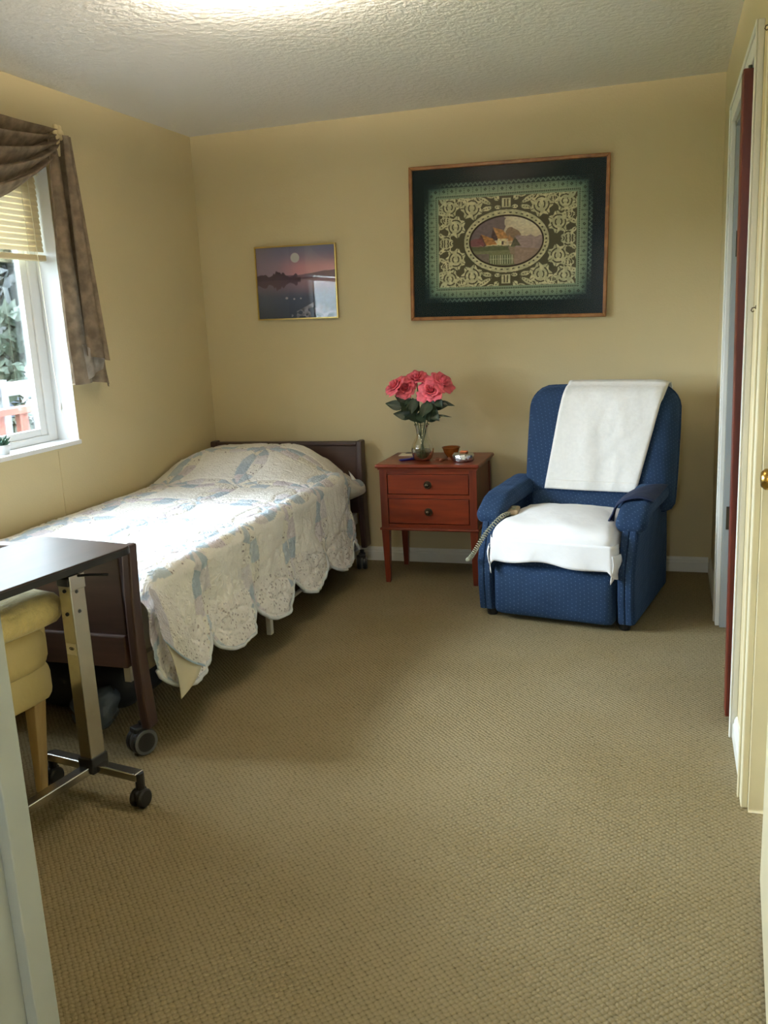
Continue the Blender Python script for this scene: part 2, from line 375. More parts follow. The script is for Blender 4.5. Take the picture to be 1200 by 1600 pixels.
M['candy'] = mat('brown_wrapper', (142, 84, 58), .4, nscale=40, namt=.3)
M['curtain'] = sheer_mat('brown_crushed_sheer', (132, 117, 100), .03, .14, 22)
M['blind'] = sheer_mat('cream_blind_slat', (224, 210, 176), .0, .045)
M['rosette'] = mat('ivory_resin', (226, 210, 168), .55, bscale=60, bamt=.3, nscale=30, namt=.06)
M['bulb'] = mat('lit_bulb', (255, 240, 220), .3, emit=BULB_STRENGTH)
M['lamp'] = mat('lit_opal_glass', (255, 234, 204), .3, emit=LAMP_STRENGTH, nscale=0)
M['steelplate'] = mat('dark_steel_plate', (84, 80, 68), .4, metal=.8, nscale=40, namt=.1)
M['closetfloor'] = wood_mat('closet_floor_wood', (150, 110, 60), (180, 136, 80), .5, 3, (1, 8, 8))
M['darkbag'] = mat('dark_navy_nylon', (26, 30, 38), .55, bscale=18, bamt=.5, nscale=10, namt=.2)
M['clearbag'] = mat('pale_blue_plastic', (74, 84, 96), .25, bscale=20, bamt=.8, nscale=10, namt=.2)
M['grass'] = mat('lawn_grass', (34, 58, 28), .9, spec=.1, nscale=3, namt=.2, bscale=80, bamt=.4)
M['redwood'] = wood_mat('red_cedar', (88, 38, 26), (118, 56, 40), .6, 3, (8, 1, 8))
M['whitewood'] = mat('weathered_white_rail', (96, 97, 100), .6, nscale=8, namt=.08)
M['foliage'] = mat('tree_foliage', (17, 26, 27), .7, nscale=4, namt=.35)
M['foliage2'] = mat('fern_green_foliage', (25, 39, 25), .7, nscale=4, namt=.3)
M['blossom'] = mat('white_blossom', (200, 200, 205), .8, nscale=6, namt=.05)
M['bark'] = mat('tree_bark', (70, 60, 56), .9, nscale=8, namt=.3, stretch=(1, 1, .2))
M['stone'] = mat('blue_grey_stone', (52, 60, 74), .8, nscale=5, namt=.2)
M['succulent'] = mat('sill_plant_green', (52, 92, 74), .6, nscale=20, namt=.25)
M['terracotta'] = mat('terracotta', (166, 96, 66), .8, nscale=12, namt=.1)

XL, XR, D, H = -2.603, 0.237, 4.796, 2.44
WY0, WY1, WZ0, WZ1 = 1.95, 3.485, 0.905, 2.115      # window opening
NY = 1.05                                           # near wall, room side
# ------------------------------------------------------------------ room shell
struct(MB().box((-2.78, -1.6, -.1), (1.1, D+.12, 0)).build('floor', M['carpet']), 'beige looped berber carpet covering the whole floor', 'carpet')
struct(MB().box((-2.78, -1.6, H), (1.1, D+.12, H+.12)).build('ceiling', M['ceil']), 'white knockdown textured ceiling over the bedroom', 'ceiling')
struct(MB().box((-2.78, D, 0), (1.1, D+.12, H)).build('wall_back', M['wall']), 'yellow painted back wall behind the bed head and recliner', 'wall')
w = MB()
w.box((-2.78, NY-.13, 0), (XL, WY0, H)).box((-2.78, WY1, 0), (XL, D, H)).box((-2.78, WY0, 0), (XL, WY1, WZ0-.02)).box((-2.78, WY0, WZ1), (XL, WY1, H))
wl = struct(w.build('wall_left', M['wall']), 'yellow painted wall with the window beside the bed', 'wall')
MB().box((XL, 3.325, 0), (XL+.003, 3.329, WZ0-.03)).build('seam_strip', M['wall'], wl)
CY0, CY1, CZ = 2.93, 3.95, 2.07                      # closet opening
BY0, BY1, BZ = 1.62, 2.43, 2.04                      # side door opening
w = MB()
w.box((XR, CY1, 0), (XR+.12, D, H)).box((XR, CY0, CZ), (XR+.12, CY1, H)).box((XR, BY1, 0), (XR+.12, CY0, H))
w.box((XR, BY0, BZ), (XR+.12, BY1, H)).box((XR, NY-.13, 0), (XR+.12, BY0, H))
wr = struct(w.build('wall_right', M['wall']), 'yellow painted wall with closet opening and side door', 'wall')
w = MB()
OX0, OX1 = -.985, .165
w.box((-2.78, NY-.13, 0), (OX0-.02, NY, H)).box((OX1+.02, NY-.13, 0), (XR, NY, H)).box((OX0-.02, NY-.13, 2.07), (OX1+.02, NY, H))
struct(w.build('wall_near', M['wall']), 'yellow wall with the room entrance, around the camera', 'wall')
struct(MB().box((-1.35, -1.6, 0), (-1.23, NY-.13, H)).build('wall_hall_left', M['wall']), 'yellow hall wall on the left behind the camera', 'wall')
struct(MB().box((.75, -1.6, 0), (.87, NY-.13, H)).build('wall_hall_right', M['wall']), 'yellow hall wall on the right behind the camera', 'wall')
struct(MB().box((-1.35, -1.6, 0), (-.45, -1.48, H)).box((-.15, -1.6, 0), (.87, -1.48, H)).box((-.45, -1.6, 0), (-.15, -1.48, 1.55)).box((-.45, -1.6, 1.95), (-.15, -1.48, H)).build('wall_hall_end', M['wall']), 'yellow hall end wall behind the camera with an unseen opening added to let in skylight', 'wall')  # unseen opening added so skylight reaches the hall and doorway
# closet interior
struct(MB().box((XR+.12, 2.7, 0), (.98, 2.78, H)).box((XR+.12, 4.2, 0), (.98, 4.28, H)).box((.98, 2.7, 0), (1.06, 4.28, H)).build('wall_closet', M['trim']), 'white closet interior walls behind the folded door', 'wall')
struct(MB().box((XR+.03, CY0+.02, 0), (.98, CY1-.02, .006)).build('trim_1', M['closetfloor']), 'wood strip floor inside the closet', 'trim')
# baseboards with a stepped top
def baseboard(name, a, b, ax, label):
    m = MB()
    if ax == 'y':   # runs along x at wall y = D
        m.prism([(D, 0), (D-.016, 0), (D-.016, .05), (D-.011, .058), (D-.011, .066), (D-.006, .078), (D, .08)], 'x', a, b)
    else:
        X = XR
        m.prism([(X, 0), (X-.014, 0), (X-.014, .05), (X-.010, .058), (X-.010, .066), (X-.005, .078), (X, .08)], 'y', a, b)
    return struct(m.build(name, M['trim']), label, 'baseboard')
baseboard('baseboard_back', -2.6, XR-.014, 'y', 'white baseboard along the back wall')
baseboard('baseboard_right', 4.03, D-.016, 'x', 'white baseboard between closet casing and back corner')
baseboard('baseboard_right.001', 2.51, 2.855, 'x', 'short white baseboard between closet and side door')
# ---- casings
def casing(name, y0, y1, z1, label, m, w=.07, t=.018):
    o = MB()
    o.box((XR-t, y0-w, 0), (XR, y0, z1+w)).build
    o.box((XR-t, y1, 0), (XR, y1+w, z1+w)); o.box((XR-t, y0, z1), (XR, y1, z1+w))
    o.box((XR-t-.006, y0-w, 0), (XR-t, y0-w+.018, z1+w)); o.box((XR-t-.006, y1+w-.018, 0), (XR-t, y1+w, z1+w)); o.box((XR-t-.006, y0-w+.018, z1+w-.018), (XR-t, y1+w-.018, z1+w))
    return struct(o.build(name, m, bevel=.003), label, 'casing')
cs = casing('trim_2', CY0, CY1, CZ, 'white casing around the closet opening', M['trim'])
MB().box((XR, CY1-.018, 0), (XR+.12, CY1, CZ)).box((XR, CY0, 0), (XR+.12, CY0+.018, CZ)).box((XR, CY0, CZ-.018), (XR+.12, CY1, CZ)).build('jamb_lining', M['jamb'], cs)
MB().box((XR+.04, CY0+.02, CZ-.045), (XR+.075, CY1-.02, CZ-.018)).build('door_track', M['steelplate'], cs)
for z in (1.61, .49):
    MB().box((XR+.012, CY1-.0205, z-.05), (XR+.040, CY1-.018, z+.05)).build('hinge_plate', M['steelplate'], cs)
bc = casing('trim_3', BY0, BY1, BZ, 'cream casing around the side door', M['doorpaint'])
MB().box((XR, BY1-.02, 0), (XR+.12, BY1, BZ)).box((XR, BY0, 0), (XR+.12, BY0+.02, BZ)).box((XR, BY0, BZ-.02), (XR+.12, BY1, BZ)).build('jamb_lining', M['doorpaint'], bc)
# side door with recessed panels
sdv = thing('door_1', 'cream panelled side door with brass knob in the right wall', 'door', (XR+.05, BY0+.02, .01)); sdv['kind'] = 'structure'
MB().box((0, .003, 0), (.035, .767, 2.0)).build('door_leaf', M['doorpaint'], sdv)
for (a, b) in ((.1, .36), (.42, .67)):
    for (c, d) in ((.2, .85), (1.0, 1.85)):
        MB().box((-.004, a, c), (0, b, d)).build('panel', M['doorpaint'], sdv, bevel=.003)
MB().lathe([(.0, -.062), (.018, -.06), (.027, -.05), (.027, -.035), (.013, -.024), (.011, -.008), (.03, -.006), (.031, 0)], (0, .715, .94), 20, 'x').build('knob', M['brass'], sdv, smooth=True)
# entrance door leaf, standing open along the right wall
ang = math.atan2(.238-.172, 2.08-NY)
ed = thing('door_2', 'white entrance door leaf standing open at the right edge', 'door', (.172, NY+.005, .012), -ang); ed['kind'] = 'structure'
MB().box((0, 0, 0), (.035, 1.03, 2.02)).build('door_leaf', M['doorpaint'], ed, bevel=.002)
for z in (.25, 1.0, 1.75): MB().tube([(-.004, 0, z-.045), (-.004, 0, z+.045)], .006, 10).build('hinge', M['brass'], ed)
# entrance jamb
ej = struct(MB().box((OX0-.02, NY-.13, 0), (OX0, NY, 2.07)).box((OX1, NY-.13, 0), (OX1+.02, NY, 2.07)).box((OX0, NY-.13, 2.05), (OX1, NY, 2.07)).build('trim_4', M['jamb']), 'white entrance door jamb, greyed in colour for shade, in the left foreground', 'jamb')
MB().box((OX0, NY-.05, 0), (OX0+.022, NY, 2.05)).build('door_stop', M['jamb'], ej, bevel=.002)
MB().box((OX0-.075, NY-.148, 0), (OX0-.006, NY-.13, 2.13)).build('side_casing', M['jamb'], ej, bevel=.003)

# ------------------------------------------------------------------ window
wn = thing('window_1', 'white vinyl window with deep white reveal beside the bed', 'window', (XL, (WY0+WY1)/2, WZ0)); wn['kind'] = 'structure'
def wpart(mb, name, m, **k):
    o = mb.build(name, m, **k); o.parent = wn; o.matrix_parent_inverse = Matrix.Translation((-XL, -(WY0+WY1)/2, -WZ0)); return o
wpart(MB().box((-2.78, WY1-.002, WZ0), (XL+.001, WY1, WZ1)).box((-2.78, WY0, WZ0), (XL+.001, WY0+.002, WZ1)).box((-2.78, WY0, WZ1-.002), (XL+.001, WY1, WZ1)), 'reveal', M['vinyl'])
wpart(MB().box((-2.78, WY0, WZ0-.02), (XL+.012, WY1+.004, WZ0)), 'sill', M['vinyl'], bevel=.003)
FX0, FX1 = -2.775, -2.715
f = MB()
f.box((FX0, WY1-.062, WZ0), (FX1, WY1-.002, WZ1)).box((FX0, WY0, WZ0), (FX1, WY0+.06, WZ1)).box((FX0, WY0+.06, WZ0), (FX1, WY1-.06, WZ0+.032)).box((FX0, WY0+.06, WZ1-.055), (FX1, WY1-.06, WZ1))
wpart(f, 'window_frame', M['vinyl'], bevel=.004)
ym = (WY0+WY1)/2
for (a, b, x) in ((ym-.02, WY1-.062, -2.735), (WY0+.06, ym+.02, -2.765)):  # two sliding sashes
    f = MB(); f.box((x-.012, b-.045, WZ0+.032), (x+.012, b, WZ1-.055)).box((x-.012, a, WZ0+.032), (x+.012, a+.04, WZ1-.055))
    f.box((x-.012, a+.04, WZ0+.032), (x+.012, b-.045, WZ0+.064)).box((x-.012, a+.04, WZ1-.095), (x+.012, b-.045, WZ1-.055))
    s = wpart(f, 'sash', M['vinyl'], bevel=.003)
    g = MB().box((x-.002, a+.04, WZ0+.064), (x+.002, b-.045, WZ1-.095)).build('pane', M['winglass']); g.parent = s

# ------------------------------------------------------------------ ceiling lamp
cl = thing('ceiling_lamp', 'lit round flush ceiling lamp glowing above the room centre', 'lamp', (-1.2, 2.65, H))
MB().lathe([(.0, -.01), (.05, -.01), (.056, 0)], seg=32).build('base', M['whitemetal'], cl, smooth=True)
MB().tube([(0, 0, -.09), (0, 0, -.008)], .006, 8).build('rod', M['whitemetal'], cl)
for k in range(2): MB().rbox((-.05+.1*k, 0, -.062), (.05, .05, .05), .025, 6).build('bulb', M['bulb'], cl, smooth=True)
MB().lathe([(.0, -.094), (.07, -.091), (.12, -.080), (.150, -.062), (.156, -.050), (.153, -.050), (.147, -.060), (.118, -.077), (.07, -.087), (0, -.090)], seg=48).build('shade', M['lamp'], cl, smooth=True)

# ------------------------------------------------------------------ blind and curtains
BX = -2.665
bl = thing('window_blind', 'cream horizontal slat blind half raised in the window', 'blind', (BX, ym, WZ1))
hw = (WY1-WY0)/2-.012
MB().box((-.02, -hw, -.042), (.02, hw, -.004)).build('headrail', M['blind'], bl, bevel=.003)
MB().box((-.021, hw-.002, -.045), (.021, hw+.006, -.002)).build('bracket', M['whitemetal'], bl)
slat = MB().grid(lambda a, b: ((a-.5)*.007 + .003*math.sin(a*PI), (b*2-1)*hw, -(a-.5)*.0275), 4, 1)
sl0 = None
zs = []
z = -.062
while z > -.375: zs.append(z); z -= .0245
for z in zs:
    if sl0 is None: o = sl0 = slat.build('slat', M['blind'], bl, smooth=True)
    else:
        o = sl0.copy(); COL.objects.link(o); o.parent = bl
    o.location = (0, 0, z)
MB().box((-.016, -hw, -.408), (.016, hw, -.383)).build('bottom_rail', M['blind'], bl, bevel=.004)
for y in (hw-.11, -hw+.11): MB().tube([(.014, y, -.04), (.014, y, -.385)], .0012, 5).build('ladder_cord', M['paper'], bl)
cordx = .03
pull = MB().tube([(cordx, hw-.085, -.04), (cordx, hw-.075, -.45), (cordx+.005, hw-.07, -.9), (cordx+.01, hw-.06, -1.06), (cordx+.02, hw-.05, -1.195)], .0016, 6).build('pull_cord', M['paper'], bl)
MB().lathe([(.002, .0), (.006, -.006), (.007, -.03), (.004, -.036), (0, -.036)], (cordx+.01, hw-.062, -1.03), 12).build('tassel', M['vinyl'], pull, smooth=True)

sw = thing('curtain_swag', 'brown crushed sheer swag draped across the window top', 'curtain', (-2.56, ym, 2.25))
SY = 3.475-ym
def swag_pt(a, b):
    # a: 0..1 across from right holder to left holder, b: 0 top .. 1 bottom
    y = SY*(1-2*a); sag = math.sin(PI*a)**.62
    top = -.005 - .02*sag; depth = .05+.30*sag
    t = b
    z = top - depth*t
    fold = math.sin(2*PI*(4.6*t+.1*math.sin(7*a)))*(.012+.026*sag)
    x = .02 + .07*sag*math.sin(PI*min(1, t*1.02))**.8 + fold
    n = noise.noise(Vector((y*5, t*4, 1.7)))*.012
    y2 = y + (0.03*math.sin(2*PI*4.6*t))*(1-sag)
    return (x+n, y2, z+fold*.5)
MB().grid(swag_pt, 70, 60).build('swag_cloth', M['curtain'], sw, smooth=True)

cc = thing('curtain_cascade', 'brown crushed sheer tail hanging beside the window', 'curtain', (-2.56, 3.50, 2.22))
def cas_pt(a, b):
    # a 0..1 left to right, b 0 top..1 bottom
    yl = -.092 - .05*b - .018*math.sin(PI*b); yr = .045 + .13*b + .02*smooth(0, .3, b)
    y = yl+(yr-yl)*a
    hem = -1.085 - .0*a + (.05*smooth(.0, .18, a) if a < .18 else .05)
    hem = -1.05 - .04*smooth(.35, 1, a) - .03*math.sin(a*2*PI*1.0)*.4
    z = b*hem
    ph = a*2*PI*2.6
    x = .01+ .022*math.cos(ph)*(.4+.6*b) + .02 + .006*noise.noise(Vector((a*6, b*7, 3)))
    y += .012*math.sin(ph)*(.5+.5*b)
    return (x, y, z)
MB().grid(cas_pt, 48, 50).build('tail_cloth', M['curtain'], cc, smooth=True)
def cas_pt2(a, b):
    yl, yr = -.035-.03*b, .03+.095*b
    y = yl+(yr-yl)*a
    z = -b*(.93 + .035*a)
    ph = a*2*PI*1.5+1
    return (.084+.014*math.cos(ph)*(.4+.6*b)-.014*(1-b), y, z)
MB().grid(cas_pt2, 30, 40).build('front_fold', M['curtain'], cc, smooth=True)
UA, UB, UC, UD = Vector((.064, -.055, -.885)), Vector((.066, .098, -.945)), Vector((.062, -.035, -1.04)), Vector((.066, .070, -1.00))
def cas_pt3(a, b):
    p = (UA*(1-a)+UB*a)*(1-b)+(UC*(1-a)+UD*a)*b
    return (p.x+.008*math.sin(a*7), p.y, p.z)
M['curtain_back'] = sheer_mat('pale_curtain_back', (156, 148, 140), .03, .14, 22)
MB().grid(cas_pt3, 14, 8).build('hem_underside', M['curtain_back'], cc, smooth=True)

ho = thing('curtain_holder', 'ivory ornate rosette holding up the brown swag', 'holder', (-2.603, 3.487, 2.235))
MB().lathe([(.0, 0), (.022, 0), (.022, .006), (.012, .01), (.012, .07), (0, .07)], seg=14, axis='x').build('arm', M['rosette'], ho, smooth=True)
rs = MB()
for k in range(6):
    a = 2*PI*k/6; rs.rbox((.078, .022*math.cos(a), .022*math.sin(a)), (.02, .026, .026), .01, 4)
rs.rbox((.086, 0, 0), (.026, .03, .03), .013, 4)
rs.build('rosette', M['rosette'], ho, smooth=True)
MB().frustum((.075, -.02, -.10), (.008, .018), (.078, -.008, -.02), (.008, .01)).build('leaf_drop', M['rosette'], ho, bevel=.004)

# plant on the sill
sp = thing('sill_plant', 'small green succulent in a pot on the window sill', 'plant', (-2.650, 3.035, WZ0))
MB().lathe([(0, 0), (.026, 0), (.032, .035), (.034, .04), (.028, .04), (0, .036)], seg=16).build('pot', M['vinyl'], sp, smooth=True)
pl = MB()
for k in range(26):
    a = random.random()*6.28; e = .3+random.random()*1.1; l = .03+.025*random.random()
    d = Vector((math.cos(a)*math.cos(e), math.sin(a)*math.cos(e), math.sin(e))); p0 = Vector((0, 0, .036))
    pl.tube([p0, p0+d*l*.6, p0+d*l], [.003, .006, .001], 5)
pl.build('leaves', M['succulent'], sp, smooth=True)

# ------------------------------------------------------------------ bed
bed = thing('bed', 'dark walnut hospital style bed on casters under the window', 'bed', (-2.1, 3.5, 0))
def bpart(mb, name, m, parent=None, **k):
    o = mb.build(name, m, **k); o.parent = parent or bed; o.matrix_parent_inverse = Matrix.Translation((2.1, -3.5, 0)); return o
BXL, BXR = -2.575, -1.635
# footboard: posts with a gentle outward curve
def post(x0, x1, yc, sgn, zt, zb, w=.03):
    m = MB(); n = 12; pts = []
    def yy(t): return yc + sgn*(.022*math.sin(t*PI*.9)-.01)
    for i in range(n+1):
        t = i/n; pts.append((yy(t)-w*(1-.25*t), zb+(zt-zb)*t))
    for i in range(n, -1, -1):
        t = i/n; pts.append((yy(t)+w*(1-.25*t), zb+(zt-zb)*t))
    return m.prism(pts, 'x', x0, x1)
fb = bpart(MB().box((BXL+.03, 2.352, .415), (BXR-.03, 2.376, .700)), 'footboard', M['bedwood'], bevel=.004)
bpart(MB().box((BXL+.03, 2.340, .690), (BXR-.03, 2.388, .712)), 'top_rail', M['bedwood'], bevel=.008)
bpart(MB().box((BXL+.03, 2.338, .305), (BXR-.03, 2.382, .418)), 'lower_rail', M['bedwood'], bevel=.006)
for x in (BXL, BXR-.012): bpart(post(x, x+.034, 2.365, -1, .722, .09), 'foot_post', M['bedwoodv'], bevel=.008)
bpart(MB().box((BXL+.03, 4.700, .30), (BXR-.03, 4.725, .705)), 'headboard', M['bedwood'], bevel=.004)
bpart(MB().box((BXL+.03, 4.690, .69), (BXR-.03, 4.735, .715)), 'head_rail', M['bedwood'], bevel=.008)
for x in (BXL-.005, BXR-.03): bpart(post(x, x+.034, 4.705, -1, .722, .10, .045), 'head_post', M['bedwoodv'], bevel=.008)
def caster(x, y, r=.045, swivel=0.0, wheel=True):
    hub = bpart(MB().tube([(x, y, r*1.6), (x, y, .11)], .012, 10), 'caster_stem', M['black'])
    c, s = math.cos(swivel), math.sin(swivel)
    for off in (-.016, .016):
        q = MB(); q.lathe([(0, -.012), (r*.86, -.012), (r, -.006), (r, .006), (r*.86, .012), (0, .012)], seg=28, axis='x')
        ob = q.build('caster_wheel', M['black'], smooth=False); ob.parent = hub; ob.rotation_euler = (0, 0, swivel)
        ob.location = (x+c*off, y+s*off-.01, r)
        q = MB(); q.lathe([(r*.70, -.0135), (r*.92, -.0135), (r*.92, .0135), (r*.70, .0135)], seg=28, axis='x')
        t = q.build('tyre_ring', M['greyrubber'], smooth=False); t.parent = ob
    fk = MB().box((-.02, -.035, .0), (.02, .02, .022)); fo = fk.build('caster_hood', M['black'], bevel=.006); fo.parent = hub
    fo.location = (x, y-.005, r*1.7); fo.rotation_euler = (0, 0, swivel)
caster(-1.655, 2.365, .046, -.45); caster(-2.55, 2.365, .046, .2); caster(-1.635, 4.60, .042, .3); caster(-2.53, 4.62, .042, .1)
for x in (-2.47, -1.70): bpart(MB().box((x-.012, 2.38, .24), (x+.012, 4.70, .30)), 'side_rail', M['whitemetal'])
for y in (2.75, 3.3, 3.9, 4.4): bpart(MB().box((-2.46, y-.012, .27), (-1.712, y+.012, .30)), 'cross_bar', M['whitemetal'])
bpart(MB().tube([(-1.695, 3.46, .105), (-1.695, 4.45, .105)], .010, 10), 'lower_bar', M['whitemetal'])
bpart(MB().box((-1.708, 3.455, .012), (-1.684, 3.485, .25)), 'support_leg', M['whitemetal'], bevel=.003)
bpart(MB().box((-1.708, 4.43, .095), (-1.684, 4.45, .25)), 'support_leg', M['whitemetal'], bevel=.003)

mt = thing('mattress', 'thick mattress lying on the bed under the quilt', 'mattress', (-2.105, 3.5, .301))
MB().rbox((0, .02, .13), (.87, 2.16, .26), .05, 8).build('mattress_body', M['white_cloth'], mt, smooth=True)
pw = thing('bed_pillow', 'pillow under the quilt with a white corner showing at the headboard', 'pillow', (-2.12, 4.44, .562))
def pil_post(x, y, z): return (x, z*1.0, y+.05)
q = MB(); cushion(q, .62, .34, .08, .1, 4, .5, 16, post=lambda x, y, z: (x-.08, z, y+.04))
q.build('pillow_body', M['white_cloth'], pw, smooth=True)
PA, PB, PC = Vector((.425, .175, .0)), Vector((.445, .155, -.125)), Vector((.495, .185, -.128))
def pcorner(a, b):
    p = PA*(1-b)+(PB*(1-a)+PC*a)*b; return (p.x+.012*math.sin(PI*b), p.y-.01*math.sin(PI*a)*b, p.z+.004*math.sin(PI*a)*b)
MB().grid(pcorner, 8, 8).build('pillow_corner', M['white_cloth'], pw, smooth=True, solid=.004)

# ---- quilt: draped sheet with scalloped edge; colours follow a wedding ring patchwork
Q0, Q1 = 2.405, 4.64
NOT = [2.40, 2.775, 3.155, 3.56, 3.97, 4.38, 4.70]
def scallop(y):
    for a, b in zip(NOT, NOT[1:]):
        if y <= b:
            t = (y-(a+b)/2)/((b-a)/2); base = .305-.045*(y-2.6)/1.6
            return base-.135*math.sqrt(max(0, 1-t*t*.995)), t
    return .2, 0
def ztop(x, y):
    z = .592 + .012*math.sin((x+2.6)*3.2)
    pf = smooth(3.93, 4.38, y)*(1-.55*smooth(4.54, 4.66, y))
    side = 1-smooth(-2.0, -1.69, x)
    lf = smooth(-2.60, -2.42, x)
    z += .125*pf*(.08+.92*side)*(.7+.3*lf)
    z -= .10*smooth(-1.85, -1.62, x)*smooth(4.3, 4.6, y)
    z -= .07*(1-smooth(2.405, 2.50, y))
    z -= .012*(1-smooth(-2.60, -2.50, x))
    return z
NS_TOP, NS_C, NS_S, NV = 150, 14, 110, 420
xs0, xs1 = -2.585, -1.665
qv, quv = [], []
rc = .055
for j in range(NV+1):
    y = Q0+(Q1-Q0)*j/NV
    zb, tt = scallop(y); ze = ztop(xs1, y)
    row = []
    for i in range(NS_TOP):
        x = xs0+(xs1-xs0)*i/NS_TOP; row.append((x, y, ztop(x, y), x-xs0, 0, 0, 1))
    for i in range(NS_C):
        a = PI/2*i/NS_C; row.append((xs1+rc*math.sin(a), y, ze-rc+rc*math.cos(a), xs1-xs0+rc*a, 0, math.sin(a), math.cos(a)))
    zs_, zl = ze-rc, zb
    for i in range(NS_S+1):
        t = i/NS_S; z = zs_+(zl-zs_)*t
        wav = .009*math.cos(2*PI*(y-NOT[0])/.39+PI)*t + .006*math.sin(2*PI*(y)/.17+1.3)*t*t
        x = xs1+rc+ .016*t + .024*math.sqrt(max(0, 1-tt*tt))*t**2 + wav - .012*math.sin(PI*t)
        x -= .15*smooth(4.40, 4.50, y)*smooth(.02, .3, t)
        row.append((x, y, z, xs1-xs0+rc*PI/2+(zs_-z), t, 1, 0))
    for (x, y_, z, s, t, nx, nz) in row:
        p = Vector((s*1.0, y_, .3))
        pf = noise.noise(p*11)*.0045 + noise.noise(p*27)*.0028 + noise.noise(p*5)*.005
        k = 1+1.2*min(1, t*4)
        pf += (.005*noise.noise(Vector((s*9, y_*34, 1.5))) if t > 0 else 0)
        # stitched-down quilting lines following the rings
        qv.append((x+nx*pf*k, y_, z+nz*pf*k)); quv.append((s, y_))
NSR = NS_TOP+NS_C+NS_S+1
fs = []
for j in range(NV):
    o0, o1 = j*NSR, (j+1)*NSR
    for i in range(NSR-1): fs.append((o0+i, o0+i+1, o1+i+1, o1+i))
S = np.array(quv); s_, y_ = S[:, 0], S[:, 1]
RP = .40                                                  # ring pitch
edge_dist = np.array([0.0]*len(s_))
colr = np.tile(lin_np((243, 242, 240)), (len(s_), 1)); flo = np.zeros(len(s_)); crease = np.zeros(len(s_))
pal = [lin_np(c) for c in ((182, 197, 212), (228, 225, 231), (238, 236, 233), (196, 208, 219), (238, 236, 230), (222, 216, 224))]
palf = [0.0, .2, 1.0, .1, .9, .5]
for ox, oy in ((0, 0), (1, 0), (0, 1), (1, 1), (-1, 0), (0, -1), (-1, -1), (1, -1), (-1, 1)):
    cx = (np.floor((s_-.115)/RP)+.5+ox)*RP+.115; cy = (np.floor((y_-2.375)/RP)+.5+oy)*RP+2.375
    dx, dy = s_-cx, y_-cy; rr = np.hypot(dx, dy); an = np.arctan2(dy, dx)
    band = (rr > .205) & (rr < .272)
    seg = np.floor((an+PI)/(2*PI)*16).astype(int); idx = (seg*5+np.round(cx*7).astype(int)*3+np.round(cy*5).astype(int)) % 6
    crease = np.maximum(crease, np.exp(-((rr-.205)/.006)**2)+np.exp(-((rr-.272)/.006)**2))
    for k in range(6):
        q = band & (idx == k); colr[q] = pal[k]; flo[q] = palf[k]
# scallop tips: floral with a blue binding
tt = np.zeros(len(s_)); arr = np.array(qv).reshape(NV+1, NSR, 3)
tcol = np.zeros((NV+1, NSR)); tcol[:, NS_TOP+NS_C:] = np.linspace(0, 1, NS_S+1)[None, :]; tcol = tcol.ravel()
smax = np.repeat(S.reshape(NV+1, NSR, 2)[:, -1, 0], NSR); tip = smax-s_
bind = tip < .007
colr[bind] = lin_np((168, 190, 212)); flo[bind] = 0
yc = np.array([min(NOT[:-1], key=lambda a: abs(a+.19-v))+.19 for v in y_])
lobe = (np.hypot((tip-.09)/.11, (y_-yc)/.165) < 1) & (tcol > .5) & ~bind
colr[lobe] = lin_np((238, 236, 236)); flo[lobe] = .8
nz = np.array([noise.noise(Vector((a*9, b*9, 5.))) for a, b in quv[::1]])
colr *= (1+.05*nz)[:, None]
verts = np.array(qv).reshape(NV+1, NSR, 3)
cr = crease.reshape(NV+1, NSR)
verts[:, :NS_TOP, 2] -= .006*np.clip(cr[:, :NS_TOP], 0, 1); verts[:, NS_TOP+NS_C:, 0] -= .006*np.clip(cr[:, NS_TOP+NS_C:], 0, 1)
def quilt_mesh(name, vs, fs, colr, flo, uv, m):
    me = bpy.data.meshes.new(name); me.from_pydata([tuple(v) for v in vs], [], fs); me.update()
    ca = me.color_attributes.new('Col', 'FLOAT_COLOR', 'POINT'); ca.data.foreach_set('color', np.c_[colr, np.ones(len(colr))].astype(np.float32).ravel())
    fa = me.attributes.new('floral', 'FLOAT', 'POINT'); fa.data.foreach_set('value', flo.astype(np.float32))
    ul = me.uv_layers.new(name='flat'); li = np.zeros(len(me.loops), dtype=np.int32); me.loops.foreach_get('vertex_index', li)
    ul.data.foreach_set('uv', np.asarray(uv, dtype=np.float32)[li].ravel())
    me.polygons.foreach_set('use_smooth', [True]*len(me.polygons)); me.materials.append(m)
    o = bpy.data.objects.new(name, me); COL.objects.link(o); return o
M['quilt'] = quilt_mat()
qt = thing('patchwork_quilt', 'white patchwork quilt with blue floral rings and scalloped edge on the bed', 'quilt', (-2.1, 3.5, .58))
qo = quilt_mesh('quilt_top', verts.reshape(-1, 3), fs, colr, flo, quv, M['quilt']); qo.parent = qt; qo.matrix_parent_inverse = Matrix.Translation((2.1, -3.5, -.58))
# padded thickness along the scalloped edge
edge = verts[:, -1, :]
em = MB().tube([tuple(p) for p in edge[::3]], .008, 6); eo = em.build('edge_binding', mat('blue_white_binding', (206, 211, 216), .85, nscale=30, namt=.08), smooth=True)
eo.parent = qt; eo.matrix_parent_inverse = Matrix.Translation((2.1, -3.5, -.58))
